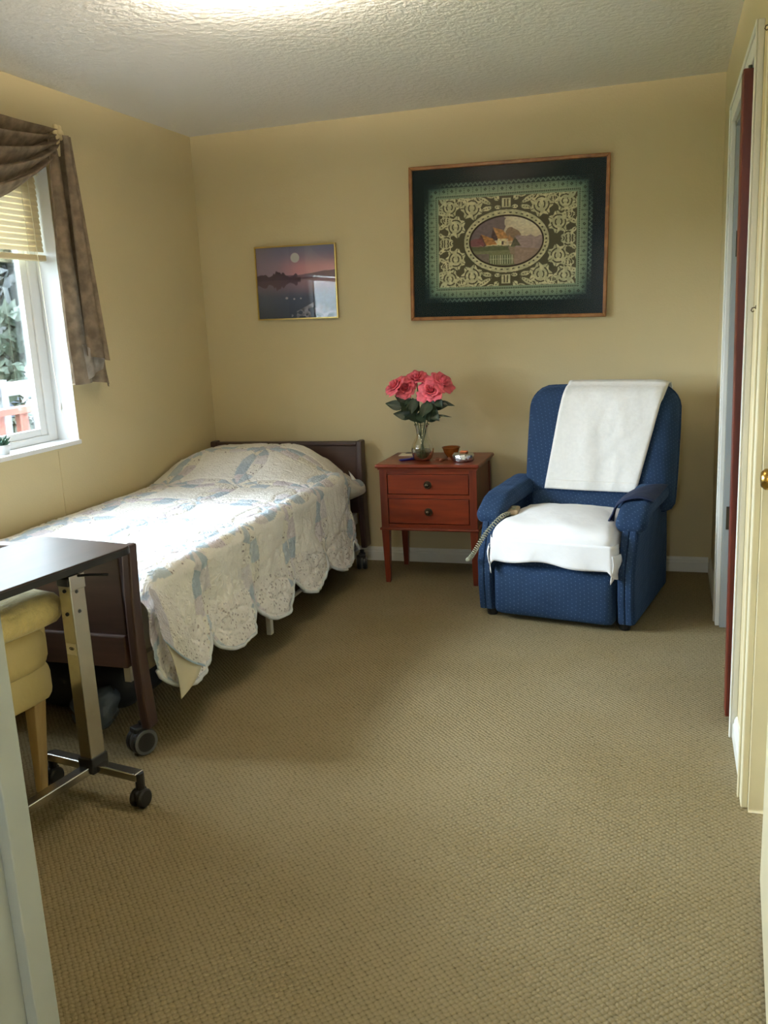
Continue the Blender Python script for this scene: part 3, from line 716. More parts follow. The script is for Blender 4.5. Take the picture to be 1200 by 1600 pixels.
# turned corner at the foot: floral flap outside, beige lining below
P00, P10, P01, P11 = Vector((-1.600, 2.408, .565)), Vector((-1.575, 2.505, .50)), Vector((-1.568, 2.412, .385)), Vector((-1.522, 2.585, .225))
def flap(a, b):
    p = (P00*(1-a)+P10*a)*(1-b)+(P01*(1-a)+P11*a)*b
    bul = math.sin(PI*a)*math.sin(PI*min(1, b*1.0))*.018+.004*noise.noise(Vector((a*5, b*5, 2)))
    return Vector((p.x+bul, p.y, p.z-.02*math.sin(PI*a)*b))
nf = 40
fv = [flap(i/nf, j/nf) for i in range(nf+1) for j in range(nf+1)]
ff = [(i*(nf+1)+j, (i+1)*(nf+1)+j, (i+1)*(nf+1)+j+1, i*(nf+1)+j+1) for i in range(nf) for j in range(nf)]
fc = np.tile(lin_np((238, 236, 236)), (len(fv), 1)); fl2 = np.ones(len(fv))*.8
fuv = [(i/nf*.26, j/nf*.3) for i in range(nf+1) for j in range(nf+1)]
for n_, (a, b) in enumerate(fuv):
    if b > .285: fc[n_] = lin_np((164, 188, 212)); fl2[n_] = 0
    elif a < .06: fc[n_] = lin_np((208, 206, 220)); fl2[n_] = .2
fo = quilt_mesh('turned_corner', fv, ff, fc, fl2, fuv, M['quilt']); fo.parent = qt; fo.matrix_parent_inverse = Matrix.Translation((2.1, -3.5, -.58))
q = MB(); T = Vector((-1.556, 2.462, .155)); A0, B0 = Vector((-1.572, 2.425, .385)), Vector((-1.530, 2.572, .235))
def lining(a, b):
    e = A0*(1-a)+B0*a; p = e*(1-b)+T*b
    return (p.x-.02*math.sin(PI*a)*(1-b)+.012*math.sin(PI*b), p.y-.02*b*(1-b)*a, p.z)
q.grid(lining, 12, 12)
lo = q.build('lining', M['beige'], smooth=True, solid=.003); lo.parent = qt; lo.matrix_parent_inverse = Matrix.Translation((2.1, -3.5, -.58))

# things stowed under the bed
bg = thing('duffel_bag', 'dark navy soft bag stowed under the bed foot', 'bag', (-2.15, 2.72, 0))
MB().rbox((0, 0, .11), (.62, .34, .22), .09, 10, fn=lambda x, y, z: (x, y, z*(1-.15*abs(math.sin(x*9))))).build('bag_body', M['darkbag'], bg, smooth=True)
MB().tube([(-.14, -.10, .20), (-.12, -.13, .235), (0, -.14, .245), (.12, -.13, .235), (.14, -.10, .20)], .008, 8).build('handle', M['black'], bg, smooth=True)
pb = thing('plastic_bag', 'pale bluish crumpled plastic bag under the bed behind the table column', 'bag', (-1.93, 2.50, 0))
MB().rbox((0, 0, .075), (.16, .14, .15), .06, 10, fn=lambda x, y, z: tuple(Vector((x, y, z))*(1+.25*noise.noise(Vector((x*22, y*22, z*22)))))).build('bag_body', M['clearbag'], pb, smooth=True)

# ------------------------------------------------------------------ overbed table
TA = math.radians(-9)
ot = thing('overbed_table', 'overbed table with dark brown top and chrome H base at bed foot', 'table', (-1.645, 2.085, 0), TA)
def rrect(x0, x1, y0, y1, r, n=6):
    pts = []
    for cx, cy, a0 in ((x1-r, y1-r, 0), (x0+r, y1-r, PI/2), (x0+r, y0+r, PI), (x1-r, y0+r, 1.5*PI)):
        for k in range(n+1):
            a = a0+PI/2*k/n; pts.append((cx+r*math.cos(a), cy+r*math.sin(a)))
    return pts
TX0, TX1, TY0, TY1 = -.285, .105, -.60, .165
tp = MB().prism(rrect(TX0, TX1, TY0, TY1, .045), 'z', .738, .76).build('table_top', M['tabletop'], ot, bevel=.003)
MB().prism(rrect(TX0-.002, TX1+.002, TY0-.002, TY1+.002, .046), 'z', .737, .755).build('edge_band', M['black'], tp)
col = MB().box((-.024, -.028, .105), (.024, .028, .69)).build('column', M['chrome'], ot, bevel=.003)
MB().box((-.022, -.034, .675), (.022, .022, .70)).box((-.018, -.018, .70), (.018, .018, .738)).build('column_cap', M['black'], ot, bevel=.003)
MB().box((.022, -.029, .66), (.0265, .03, .706)).build('top_bracket', M['chrome'], ot, bevel=.002)
MB().box((-.029, -.033, .085), (.029, .033, .135)).build('collar', M['black'], ot, bevel=.003)
for (a, b, c) in ((.025, -.005, .655), (.025, -.003, .595)):
    MB().lathe([(0, .003), (.004, .003), (.006, .0)], (a-.001, b, c), 12, 'x').build('screw', M['greyrubber'], col)
for (a, b, c) in ((0, -.0285, .66), (0, -.0285, .59)):
    MB().lathe([(0, -.003), (.005, -.003), (.006, .0)], (a, b+.0005, c), 12, 'y').build('screw', M['black'], col)
st = MB().box((-.020, -.0290, .465), (.018, -.0282, .50)).build('sticker', M['paper'], col)
def oval_ring(mb, cx, y, cz, a, b, w, n=28):
    vs = []
    for k in range(n):
        t = 2*PI*k/n
        vs += [(cx+a*math.cos(t), y, cz+b*math.sin(t)), (cx+(a-w)*math.cos(t), y, cz+(b-w)*math.sin(t))]
    return mb.add(vs, [(2*k, 2*((k+1) % n), 2*((k+1) % n)+1, 2*k+1) for k in range(n)])
r = MB(); oval_ring(r, .001, -.0294, .485, .010, .005, .0025); r.box((-.004, -.0295, .483), (.006, -.0293, .4865)); r.build('sticker_mark', M['black'], st)
MB().tube([(.02, .0, .70), (.05, .03, .698), (.085, .065, .692)], .004, 8).build('lever', M['black'], ot)
MB().box((-.18, -.018, .085), (.18, .018, .11)).build('base_bar', M['chrome'], ot, bevel=.003)
MB().box((-.018, -.56, .085), (.018, -.02, .11)).build('base_spine', M['chrome'], ot, bevel=.003)
MB().box((-.18, -.59, .085), (.18, -.555, .11)).build('base_bar', M['chrome'], ot, bevel=.003)
for (x, y) in ((.178, 0), (-.178, 0), (.178, -.572), (-.178, -.572)):
    MB().tube([(x, y, .055), (x, y, .108)], .014, 10).build('caster_socket', M['black'], ot)
    cw = MB()
    for off in (-.013, .013):
        cw.lathe([(0, -.009), (.024, -.009), (.029, -.004), (.029, .004), (.024, .009), (0, .009)], (x+off, y-.004, .0295), 22, 'x')
    cw.build('caster_wheel', M['black'], ot)
    MB().rbox((x, y-.004, .042), (.016, .05, .034), .008, 4).build('caster_hood', M['black'], ot, smooth=True)

# ------------------------------------------------------------------ yellow armchair
yc_ = thing('armchair', 'pale yellow leather armchair half hidden behind the door jamb', 'armchair', (-2.10, 1.85, 0), TA)
MB().rbox((0, 0, .365), (.60, .62, .14), .045, 8).build('base', M['yellow_vinyl'], yc_, smooth=True)
MB().rbox((.02, 0, .475), (.60, .60, .15), .06, 8).build('seat_cushion', M['yellow_vinyl'], yc_, smooth=True)
MB().rbox((-.27, 0, .58), (.14, .62, .5), .06, 8).build('backrest', M['yellow_vinyl'], yc_, smooth=True)
for sg in (-1, 1): MB().rbox((-.02, sg*.30, .50), (.56, .09, .22), .045, 8).build('arm', M['yellow_vinyl'], yc_, smooth=True)
for sx in (-1, 1):
    for sy in (-1, 1):
        MB().frustum((sx*.235, sy*.25, 0), (.013, .013), (sx*.245, sy*.26, .30), (.023, .023)).build('leg', M['lightwood'], yc_, bevel=.003)
ft = tag(MB().rbox((0, 0, 0), (.56, .56, .10), .05, 12, fn=lambda x, y, z: (x, y, z+.012*noise.noise(Vector((x*6, y*6, z*3)))-.05*max(0, abs(x)-.22)*4*abs(x))).build('fleece_throw', M['fleece'], smooth=True), 'folded yellow fleece throw lying on the armchair seat', 'throw')
ft.location = (-2.00, 1.88, .605); ft.rotation_euler = (0, 0, TA)

# ------------------------------------------------------------------ nightstand
NX0, NX1, NF, NB, NT = -1.430, -.912, 4.355, 4.745, .645
ns = thing('nightstand', 'red brown wooden nightstand with two drawers between bed and recliner', 'nightstand', ((NX0+NX1)/2, (NF+NB)/2, 0))
def npart(mb, name, m, parent=None, **k):
    o = mb.build(name, m, **k)
    o.parent = parent or ns
    if parent is None: o.matrix_parent_inverse = Matrix.Translation((-(NX0+NX1)/2, -(NF+NB)/2, 0))
    return o
npart(MB().box((NX0-.018, NF-.022, NT-.020), (NX1+.018, NB+.012, NT)), 'table_top', M['night'], bevel=.009, seg=3)
npart(MB().box((NX0-.006, NF-.008, NT-.030), (NX1+.006, NB, NT-.020)), 'top_moulding', M['night'])
lw = .040
for (x, y) in ((NX0, NF), (NX1-lw, NF), (NX0, NB-lw), (NX1-lw, NB-lw)):
    npart(MB().box((x, y, .30), (x+lw, y+lw, NT-.03)), 'corner_post', M['nightv'], bevel=.002)
    cx, cy = x+lw/2, y+lw/2; ox = .004 if x == NX0 else -.004; oy = .004 if y == NF else -.004
    npart(MB().frustum((cx-ox*0, cy, .0), (.0125, .0125), (cx, cy, .30), (.021, .021)), 'leg', M['nightv'], bevel=.002)
ix0, ix1 = NX0+lw, NX1-lw
npart(MB().box((ix0, NF+.004, .592), (ix1, NF+.02, NT-.03)), 'top_rail', M['night'])
npart(MB().box((ix0, NF+.003, .463), (ix1, NF+.02, .484)), 'middle_rail', M['night'])
npart(MB().box((ix0, NF+.003, .300), (ix1, NF+.02, .326)), 'bottom_rail', M['night'])
npart(MB().box((NX0+.004, NF+.05, .30), (NX0+.018, NB-.03, NT-.03)).box((NX1-.018, NF+.03, .30), (NX1-.006, NB-.03, NT-.03)).box((ix0, NB-.02, .30), (ix1, NB-.008, NT-.03)).box((NX0+.02, NF+.05, .30), (NX1-.02, NB-.02, .31)), 'carcass', M['nightv'])
npart(MB().box((NX0-.008, NF-.010, .292), (NX1+.008, NF+.012, .306)).box((NX0-.008, NF+.012, .292), (NX0+.01, NB+.004, .306)).box((NX1-.01, NF+.012, .292), (NX1+.008, NB+.004, .306)), 'base_moulding', M['night'], bevel=.005)
for (z0, z1) in ((.487, .589), (.329, .460)):
    d = npart(MB().box((ix0+.004, NF+.003, z0), (ix1-.004, NF+.020, z1)).box((ix0+.02, NF+.022, z0+.01), (ix1-.02, NB-.05, z1-.02)), 'drawer', M['night'], bevel=.002)
    zc = (z0+z1)/2-.002; xc = (ix0+ix1)/2+.0
    npart(MB().lathe([(0, -.005), (.019, -.005), (.021, -.003), (.021, 0)], (xc, NF+.003, zc), 24, 'y'), 'knob_plate', M['knob'], d)
    npart(MB().lathe([(0, -.026), (.007, -.0255), (.0115, -.022), (.012, -.018), (.006, -.012), (.006, -.004)], (xc, NF+.003, zc), 20, 'y'), 'knob', M['knob'], d, smooth=True)

# ---- vase with roses
VX, VY = -1.222, 4.475
vz = NT
vs_ = thing('glass_vase', 'clear glass vase of water on the nightstand holding pink roses', 'vase', (VX, VY, vz))
prof = [(.0, .003), (.034, .002), (.048, .012), (.057, .035), (.060, .06), (.055, .085), (.043, .108), (.033, .124), (.030, .142), (.031, .162), (.035, .180), (.039, .190)]
MB().lathe(prof, seg=32).build('glass_body', M['vaseglass'], vs_, smooth=True)
MB().lathe([(.038, .188), (.041, .190), (.040, .193), (.037, .191)], seg=32).build('rim', M['vaseglass'], vs_, smooth=True)
MB().lathe([(.0, .006), (.028, .006), (.045, .015), (.054, .036), (.0565, .055), (0, .055)], seg=32).build('water', M['water'], vs_, smooth=True)

def petal_patch(mb, c, ax, th, r, h, opn, w, curl):
    z = ax; t = Vector((1, 0, 0)) if abs(z.x) < .8 else Vector((0, 1, 0)); a = (t-z*t.dot(z)).normalized(); b = z.cross(a)
    def g(u, v):
        uu = (u*2-1); wid = w*(1-.55*(1-v)**2)*(1-.30*v**5)
        an = th+uu*wid
        rad = r*(.25+.75*v**.7)*(1+opn*v*v) + curl*max(0, v-.7)*r*1.2 - .12*r*uu*uu*v
        hh = h*(v**.9)*(1-.18*uu*uu) - curl*max(0, v-.65)*h*.9
        rad += .10*r*math.sin(uu*5+th*7)*v*v; hh += .10*h*math.sin(uu*4.3+th*3+1)*v*v
        return c + a*(math.cos(an)*rad) + b*(math.sin(an)*rad) + z*hh
    mb.grid(g, 7, 6)
def make_rose(i, head, axis, R, base, label, leaves):
    head = Vector(head); axis = Vector(axis).normalized()
    o = thing('rose', label, 'rose', base, group='pink roses in the glass vase')
    mi = -Vector(base)
    m = MB(); rnd = random.Random(i)
    c = head - axis*R*.55
    for (n, rf, hf, opn, w, curl) in ((3, .30, 1.25, -.25, 1.5, 0), (4, .50, 1.22, -.1, 1.25, .10), (5, .72, 1.12, .05, 1.0, .25), (5, .95, .95, .22, 1.0, .5), (7, 1.15, .62, .35, .70, .9)):
        ph = rnd.random()*6
        for k in range(n):
            petal_patch(m, c, axis, ph+2*PI*k/n, R*rf*(.85+.3*rnd.random()), R*hf*(.8+.4*rnd.random()), opn+.25*(rnd.random()-.5), w, curl*(.6+.9*rnd.random()))
    m.v = [tuple(Vector(v)+mi) for v in m.v]
    m.build('bloom', M['petal'], o, smooth=False, solid=.0008).data.polygons.foreach_set('use_smooth', [True]*len(m.f))
    b = Vector(base); mid = Vector((VX+(b.x-VX)*-.1, VY+(b.y-VY)*-.1, vz+.16)); q = c
    pts = []
    for k in range(15):
        t = k/14
        p = b*(1-t)**2*(1-0) + mid*2*t*(1-t)*1.0 + q*t*t
        pts.append(p+mi)
    MB().tube(pts, .0028, 6).build('stem', M['stem'], o, smooth=True)
    MB().lathe([(.0, -.012), (.006, -.008), (.009, 0), (.006, .004)], c+mi, 10).build('sepal', M['leaf'], o, smooth=True)
    for (px, py, pz, dx, dy, dz, ln, wd) in leaves:
        p = Vector((px, py, pz)); d = Vector((dx, dy, dz)).normalized(); sd_ = d.cross(Vector((0, -1, .35))).normalized(); nn = sd_.cross(d)
        def g(u, v):
            w_ = wd*math.sin(PI*(.04+.94*u)**.8)*(1-.15*u); k = (v*2-1)
            return tuple(p + d*(ln*u) + sd_*(w_*k) + nn*(.22*wd*abs(k)-.25*ln*u*u*.6) + mi)
        MB().grid(g, 6, 4).build('leaf', M['leaf'], o, smooth=True)
def at(x, y, z): return (x, y, z)
b0 = (VX-.012, VY, vz+.012); 
make_rose(1, (-1.355, 4.455, 1.045), (-.45, -.45, .6), .034, (VX+.015, VY+.005, vz+.012), 'pink rose at far left of the vase bouquet',
    [(-1.32, 4.46, .985, .5, -.2, -.5, .09, .026), (-1.31, 4.46, .93, -1, -.2, .25, .10, .030), (-1.30, 4.47, .95, -.8, -.3, .6, .07, .02), (-1.27, 4.47, .90, -.9, -.1, .05, .07, .024), (-1.30, 4.45, .965, .2, -.6, -.4, .07, .03), (-1.27, 4.45, .94, -.3, -.7, -.2, .08, .03)])
make_rose(2, (-1.300, 4.47, 1.030), (-.05, -.7, .35), .034, (VX+.004, VY+.012, vz+.012), 'pink rose with low drooping petals second from left',
    [(-1.27, 4.47, .97, .3, -.4, -.7, .10, .032), (-1.27, 4.47, .88, -1, -.3, .2, .10, .030), (-1.25, 4.46, .93, -.6, -.4, .3, .08, .03)])
make_rose(3, (-1.245, 4.49, 1.082), (.1, -.45, .85), .034, (VX-.006, VY, vz+.012), 'tallest pink rose in the middle of the bouquet',
    [(-1.235, 4.48, .965, .4, -.4, .7, .08, .022), (-1.23, 4.47, .92, -.5, -.6, .2, .09, .032), (-1.22, 4.46, .90, .3, -.7, -.3, .10, .034), (-1.245, 4.45, .97, -.1, -.5, -.6, .09, .03), (-1.225, 4.45, .875, -.6, -.6, .1, .08, .028)])
make_rose(4, (-1.158, 4.45, 1.018), (-.05, -.85, .45), .039, (VX-.014, VY-.006, vz+.012), 'large open pink rose facing the camera at right',
    [(-1.17, 4.46, .965, .2, -.5, -.8, .10, .034), (-1.175, 4.45, .92, .6, -.5, -.5, .10, .034), (-1.20, 4.46, .94, .3, -.6, -.6, .11, .036), (-1.185, 4.46, .86, 1, -.2, .25, .075, .020), (-1.12, 4.46, .955, 1, -.1, -.25, .085, .013)])
make_rose(5, (-1.105, 4.49, 1.055), (.55, -.35, .55), .034, (VX-.010, VY+.012, vz+.012), 'pink rose at upper right behind the large open one',
    [(-1.16, 4.48, .93, .8, -.3, .1, .10, .030), (-1.19, 4.48, .89, .5, -.6, .1, .10, .034), (-1.14, 4.47, .885, 1, -.2, -.1, .085, .006), (-1.20, 4.47, .86, -.7, -.5, .3, .09, .028), (-1.165, 4.44, .95, -.3, -.6, -.6, .09, .034), (-1.13, 4.45, .965, .5, -.5, -.5, .06, .024)])

bw = thing('amber_bowl', 'small amber brown ceramic bowl behind the vase on the nightstand', 'bowl', (-1.098, 4.60, NT))
MB().lathe([(.0, .002), (.022, .0), (.024, .004), (.036, .020), (.043, .038), (.045, .046), (.050, .050), (.049, .054), (.043, .052), (.038, .036), (.026, .014), (0, .010)], seg=28).build('bowl_body', M['amber'], bw, smooth=True)
fp = thing('foil_package', 'silver foil wrapped round package with orange top on the nightstand', 'package', (-1.000, 4.455, NT))
def crumple(x, y, z):
    v = Vector((x, y, z)); n = noise.noise(v*45)*.005; return (x*(1+n*6), y*(1+n*6), z+noise.noise(v*40+Vector((3, 0, 0)))*.003)
m = MB(); prof = [(0, 0), (.050, 0), (.056, .006), (.054, .020), (.057, .034), (.050, .042), (.030, .044), (0, .046)]
m.lathe(prof, seg=36); m.v = [crumple(*v) for v in m.v]; m.build('foil_wrap', M['foil'], fp, smooth=True)
MB().rbox((.004, 0, .049), (.040, .034, .010), .005, 5, fn=crumple).build('orange_top', M['orange'], fp, smooth=True)
tag(MB().box((-.050, -.045, 0), (.060, .045, .003)).build('envelope', M['paper'], loc=(-1.352, 4.665, NT+.0005), rot=(0, 0, .06)), 'white envelope lying at the back left of the nightstand', 'envelope')
bk = thing('booklet', 'thin dark booklet lying beside the white envelope', 'booklet', (-1.325, 4.708, NT+.0005), .0)
MB().box((-.055, -.02, 0), (.055, .02, .004)).build('cover', M['bedwood'], bk)
pn = thing('pen', 'blue pen lying in front of the vase on the nightstand', 'pen', (-1.300, 4.475, NT+.006), .55)
MB().lathe([(.001, -.055), (.005, -.045), (.006, -.04), (.006, .05), (0, .052)], seg=12, axis='x').build('barrel', M['bluepen'], pn, smooth=True)
MB().box((.01, -.0015, .005), (.05, .0015, .008)).build('clip', M['bluepen'], pn)
for k, (x, y, a, lb) in enumerate(((-1.145, 4.49, .3, 'brown wrapped sweet nearest the vase'), (-1.115, 4.465, 1.1, 'brown wrapped sweet in front of the amber bowl'), (-1.085, 4.495, 2.0, 'brown wrapped sweet nearest the foil package'))):
    q = tag(MB().rbox((0, 0, .007), (.026, .016, .014), .006, 4).frustum((-.017, 0, .003), (.006, .008), (-.015, 0, .010), (.003, .003)).frustum((.017, 0, .003), (.006, .008), (.015, 0, .010), (.003, .003)).build('wrapped_sweet', M['candy'], loc=(x, y, NT), rot=(0, 0, a)), lb, 'sweet', 'sweets on the nightstand')

# ------------------------------------------------------------------ recliner
RA = math.radians(-11)
rc_ = thing('recliner', 'blue dotted velour recliner beside the nightstand with white covers', 'recliner', (-.47, 3.856, 0), RA)
BL = M['blue']
for sg in (-1, 1):
    out = [(.004, .03), (-.012, .16), (-.014, .27), (.03, .37), (.085, .485), (.12, .505), (.60, .535), (.66, .46), (.68, .25), (.68, .03)]
    x0, x1 = (sg*.285, sg*.362) if sg > 0 else (-.362, -.285)
    MB().prism(out, 'x', x0, x1).build('arm_body', BL, rc_, bevel=.014, seg=3)
    # raised front facing of the arm
    fr = [(.004-.012, .035), (-.024, .16), (-.026, .27), (.016, .37), (.072, .487), (.09, .487), (.034, .37), (-.008, .27), (-.006, .16), (.01, .035)]
    MB().prism(fr, 'x', x0+.008, (x0+x1)/2-.001).build('arm_facing', BL, rc_, bevel=.006)
    MB().prism(fr, 'x', (x0+x1)/2+.001, x1-.008).build('arm_facing', BL, rc_, bevel=.006)
    xc = sg*.325
    def padf(x, y, z):
        t = smooth(-.10, -.26, y)*1.0
        return (x*(1+.05*math.sin(y*9)), y, z + .045*y - .045*t*t + .004*noise.noise(Vector((x*20, y*12, z*20))))
    MB().rbox((xc, .325, .525), (.145, .56, .085), .042, 14, fn=padf).build('arm_pad', BL, rc_, smooth=True)
MB().rbox((0, .012, .145), (.555, .085, .24), .03, 12, fn=lambda x, y, z: (x, y-.018*(1-(x/.28)**2)*(1-(z/.13)**2) if y < 0 else y, z)).build('footrest', BL, rc_, smooth=True)
MB().box((-.275, .03, .02), (.275, .62, .27)).build('base_frame', M['black'], rc_)
MB().rbox((0, .26, .31), (.56, .56, .16), .06, 10).build('seat', BL, rc_, smooth=True)
MB().rbox((.01, .50, .41), (.555, .17, .24), .07, 12).build('lumbar_cushion', BL, rc_, smooth=True)
BKX, BKW, BKH, BKT = .055, .735, .60, .20
TL = math.radians(11)
def back_post(x, y, z):
    yy, zz = y, z+.0
    return (BKX+x, .585+yy*math.cos(TL)+zz*math.sin(TL), .725+zz*math.cos(TL)-yy*math.sin(TL))
m = MB(); cushion(m, BKW, BKH, BKT, .06, 7, .5, 34, post=back_post, corner=.11); m.build('backrest', BL, rc_, smooth=True)
m = MB(); pf = pillow_fn(BKW, BKH, BKT, .06, 7, .5, .11)
ring = []
for k in range(97):
    t = 2*PI*k/96; u, v = math.cos(t), math.sin(t); q = max(abs(u), abs(v)); p = pf(u/q, v/q, -1); ring.append(back_post(p[0], -.001, p[2]))
m.tube(ring, .006, 6, cap=False).build('piping', BL, rc_, smooth=True)
for sg in (-1, 1): MB().rbox((sg*.30, .56, .27), (.10, .2, .48), .03, 6).build('side_support', BL, rc_, smooth=True)
for sx in (-.31, .31):
    for sy in (.04, .62): MB().lathe([(0, 0), (.022, 0), (.026, .01), (.026, .034)], (sx, sy, 0), 14).build('foot', M['black'], rc_)

def rworld(p):
    c, s = math.cos(RA), math.sin(RA); return Vector((-.47+c*p[0]-s*p[1], 3.856+s*p[0]+c*p[1], p[2]))
# towel over the back
tw = thing('towel', 'white towel draped over the recliner back', 'towel', rworld((.05, .62, 1.02)))
twi = -Vector(tw.location)
def towel(a, b):
    # b: 0 front hem .. 1 back hem over the top; a: left..right
    L1 = .54; s = b*(L1+.14+.20)
    xa = (-.185+.075*min(1, s/L1)) ; xb = (.262+.105*min(1, s/L1))
    x = xa+(xb-xa)*a; ux = (x-BKX)/(BKW/2)
    v0 = -.72
    if s < L1:
        v = v0+(1-v0)*s/L1*.985
        uu = min(.97, max(-.97, ux/math.sqrt(1-.06*v*v/2)))
        px, py, pz = pf(uu, v, -1)
        py -= .010 + .014*max(0, noise.noise(Vector((a*4+v*.8, v*.9, 4)))) + .005*math.sin(a*9+v*2)*(1-.5*(v+1)) + .004*noise.noise(Vector((a*9, v*5, 1)))
        if v > .9: py = py*(1) ; pz += .008*(v-.9)/.1
        p = back_post(x-BKX, py, pz)
    else:
        t = (s-L1); 
        base = back_post(x-BKX, 0, pf(min(.97, ux), .985, -1)[2])
        if t < .14:
            an = t/.14*PI; p = (base[0], base[1]-.045*math.cos(an), base[2]+.012+.016*math.sin(an))
        else: p = (base[0], base[1]+.062+.02*(t-.14)/.2, base[2]+.01-(t-.14))
    return tuple(rworld(p)+twi)
MB().grid(towel, 30, 60).build('towel_cloth', M['towel'], tw, smooth=True, solid=.005)
def hem(a, b): 
    q = Vector(towel(a, b*.055)); return tuple(q+Vector((-.0, -.004, 0)))
MB().grid(hem, 30, 5).build('hem_band', M['towel'], tw, smooth=True, solid=.003)
# white covered seat cushion
sc_ = thing('seat_cover', 'white cotton covered cushion on the recliner seat', 'cushion', rworld((0, .22, .385)), RA)
def seatf(x, y, z):
    z2 = z + .05*(1-(x/.30)**2)*(1-(y/.27)**2)*(1 if z > 0 else .0)
    z2 += .006*noise.noise(Vector((x*9, y*9, 1)))*(1 if z > 0 else 0) + .004*math.sin(x*24+y*30)*max(0, -y*3) + (.006*noise.noise(Vector((x*14+y*10, y*4, 7))) if z > 0 else 0)
    return (x, y, z2)
MB().rbox((0, -.02, .005), (.56, .52, .115), .052, 24, fn=seatf).build('cushion_body', M['white_cloth'], sc_, smooth=True)
def skirt(a, b):
    x = (a*2-1)*.292; e = abs(a*2-1)
    drop = .055+.035*smooth(.86, 1.0, e)+.006*math.sin(a*11)+.012*smooth(.55, 1, a)
    y = -.286-.006*b+.010*e*e + .006*math.sin(a*17)*b*b + .05*smooth(.93, 1, e)
    return (x*(1+.02*b), y, .012-(drop*1.3+.030)*b)
MB().grid(skirt, 60, 10).build('cover_flap', M['white_cloth'], sc_, smooth=True, solid=.003)
for sg in (-1, 1):
    def corner(a, b, sg=sg):
        return (sg*(.278+.022*a+.006*math.sin(b*5)), -.285+.06*a-.012*math.sin(a*PI), -.03-b*(.125-.04*a))
    MB().grid(corner, 8, 8).build('cover_corner', M['white_cloth'], sc_, smooth=True, solid=.003)
# navy pouch over the right arm
po = thing('armrest_pouch', 'dark navy cloth pouch slung over the right recliner arm', 'pouch', rworld((.325, .2, .522)), RA)
def pouch(a, b):
    # a along the arm from front to back, b: inner hang -> over the top of the pad
    y = -.125+.10*b+a*(.06+.26*b)
    hang = .115*(1-.85*a); tot = hang+.16; s = b*tot
    rise = .045*(y+.0)-.03*smooth(-.02, -.16, y)
    if s < hang: x = -.088-.022*math.sin(PI*s/hang)*(1-a); z = -(hang-s)
    else:
        an = (s-hang)/.16*PI*.80; x = -.088*math.cos(an); z = .052*math.sin(an)
    return (x, y, z+rise+.004*noise.noise(Vector((a*4, b*6, 2))))
MB().grid(pouch, 18, 26).build('pouch_cloth', M['navy'], po, smooth=True, solid=.006)
hem_ = [pouch(0, k/20) for k in range(21)]
MB().tube(hem_, .004, 6).build('pouch_hem', M['navy'], po, smooth=True)
# hand control and coiled cord
rm = thing('hand_control', 'beige hand control lying on the recliner seat beside the left arm', 'remote control', rworld((-.245, .17, .462)), RA+.25)
MB().rbox((0, 0, .012), (.052, .115, .026), .010, 6).build('housing', M['remote'], rm, smooth=True)
for k in (-.025, .015): MB().rbox((0, k, .027), (.024, .022, .006), .003, 4).build('button', M['coil'], rm, smooth=True)
pts = [rworld(p) for p in ((-.245, .11, .475), (-.262, .05, .468), (-.29, -.01, .43), (-.318, -.045, .385), (-.345, -.062, .335), (-.372, -.06, .295), (-.40, -.03, .272))]
def catm(P, n):
    res = []
    for i in range(len(P)-1):
        p0, p1, p2, p3 = P[max(0, i-1)], P[i], P[i+1], P[min(len(P)-1, i+2)]
        for k in range(n):
            t = k/n; res.append(.5*((2*p1)+(p2-p0)*t+(2*p0-5*p1+4*p2-p3)*t*t+(3*p1-p0-3*p2+p3)*t**3))
    return res+[P[-1]]
cen = catm(pts, 70); coil = []
up = Vector((0, 0, 1))
for i, p in enumerate(cen):
    t = (cen[min(i+1, len(cen)-1)]-cen[max(i-1, 0)]).normalized(); a = (up-t*up.dot(t)).normalized(); b = t.cross(a)
    ph = i*2*PI/13.0; coil.append(p+(a*math.cos(ph)+b*math.sin(ph))*.0088)
cd_ = thing('coiled_cord', 'grey coiled cord hanging over the left front of the recliner', 'cord', cen[0])
m = MB().tube([p-cen[0] for p in coil], .0028, 5); m.build('coil', M['coil'], cd_, smooth=True)

# ------------------------------------------------------------------ pictures
def print_mesh(name, w, h, nx, ny, fn, m, parent, y=0, mask=None, gain=1.0):
    X, Z = np.meshgrid((np.arange(nx)+.5)/nx, (np.arange(ny)+.5)/ny, indexing='ij')
    c = np.clip(lin_np(fn(X, Z))*gain, 0, .9); keep = np.ones((nx, ny), bool) if mask is None else mask(X, Z)
    gx, gz = np.meshgrid(np.linspace(-w/2, w/2, nx+1), np.linspace(-h/2, h/2, ny+1), indexing='ij')
    vs = np.stack([gx, np.full_like(gx, y), gz], -1).reshape(-1, 3)
    idx = np.arange((nx+1)*(ny+1)).reshape(nx+1, ny+1)
    f = np.stack([idx[:-1, :-1], idx[1:, :-1], idx[1:, 1:], idx[:-1, 1:]], -1)[keep]; cc = c[keep]
    me = bpy.data.meshes.new(name); me.from_pydata(vs.tolist(), [], f.tolist()); me.update()
    ca = me.color_attributes.new('Col', 'FLOAT_COLOR', 'CORNER')
    ca.data.foreach_set('color', np.repeat(np.c_[cc, np.ones(len(cc))], 4, axis=0).astype(np.float32).ravel())
    me.materials.append(m); o = bpy.data.objects.new(name, me); COL.objects.link(o); o.parent = parent; return o
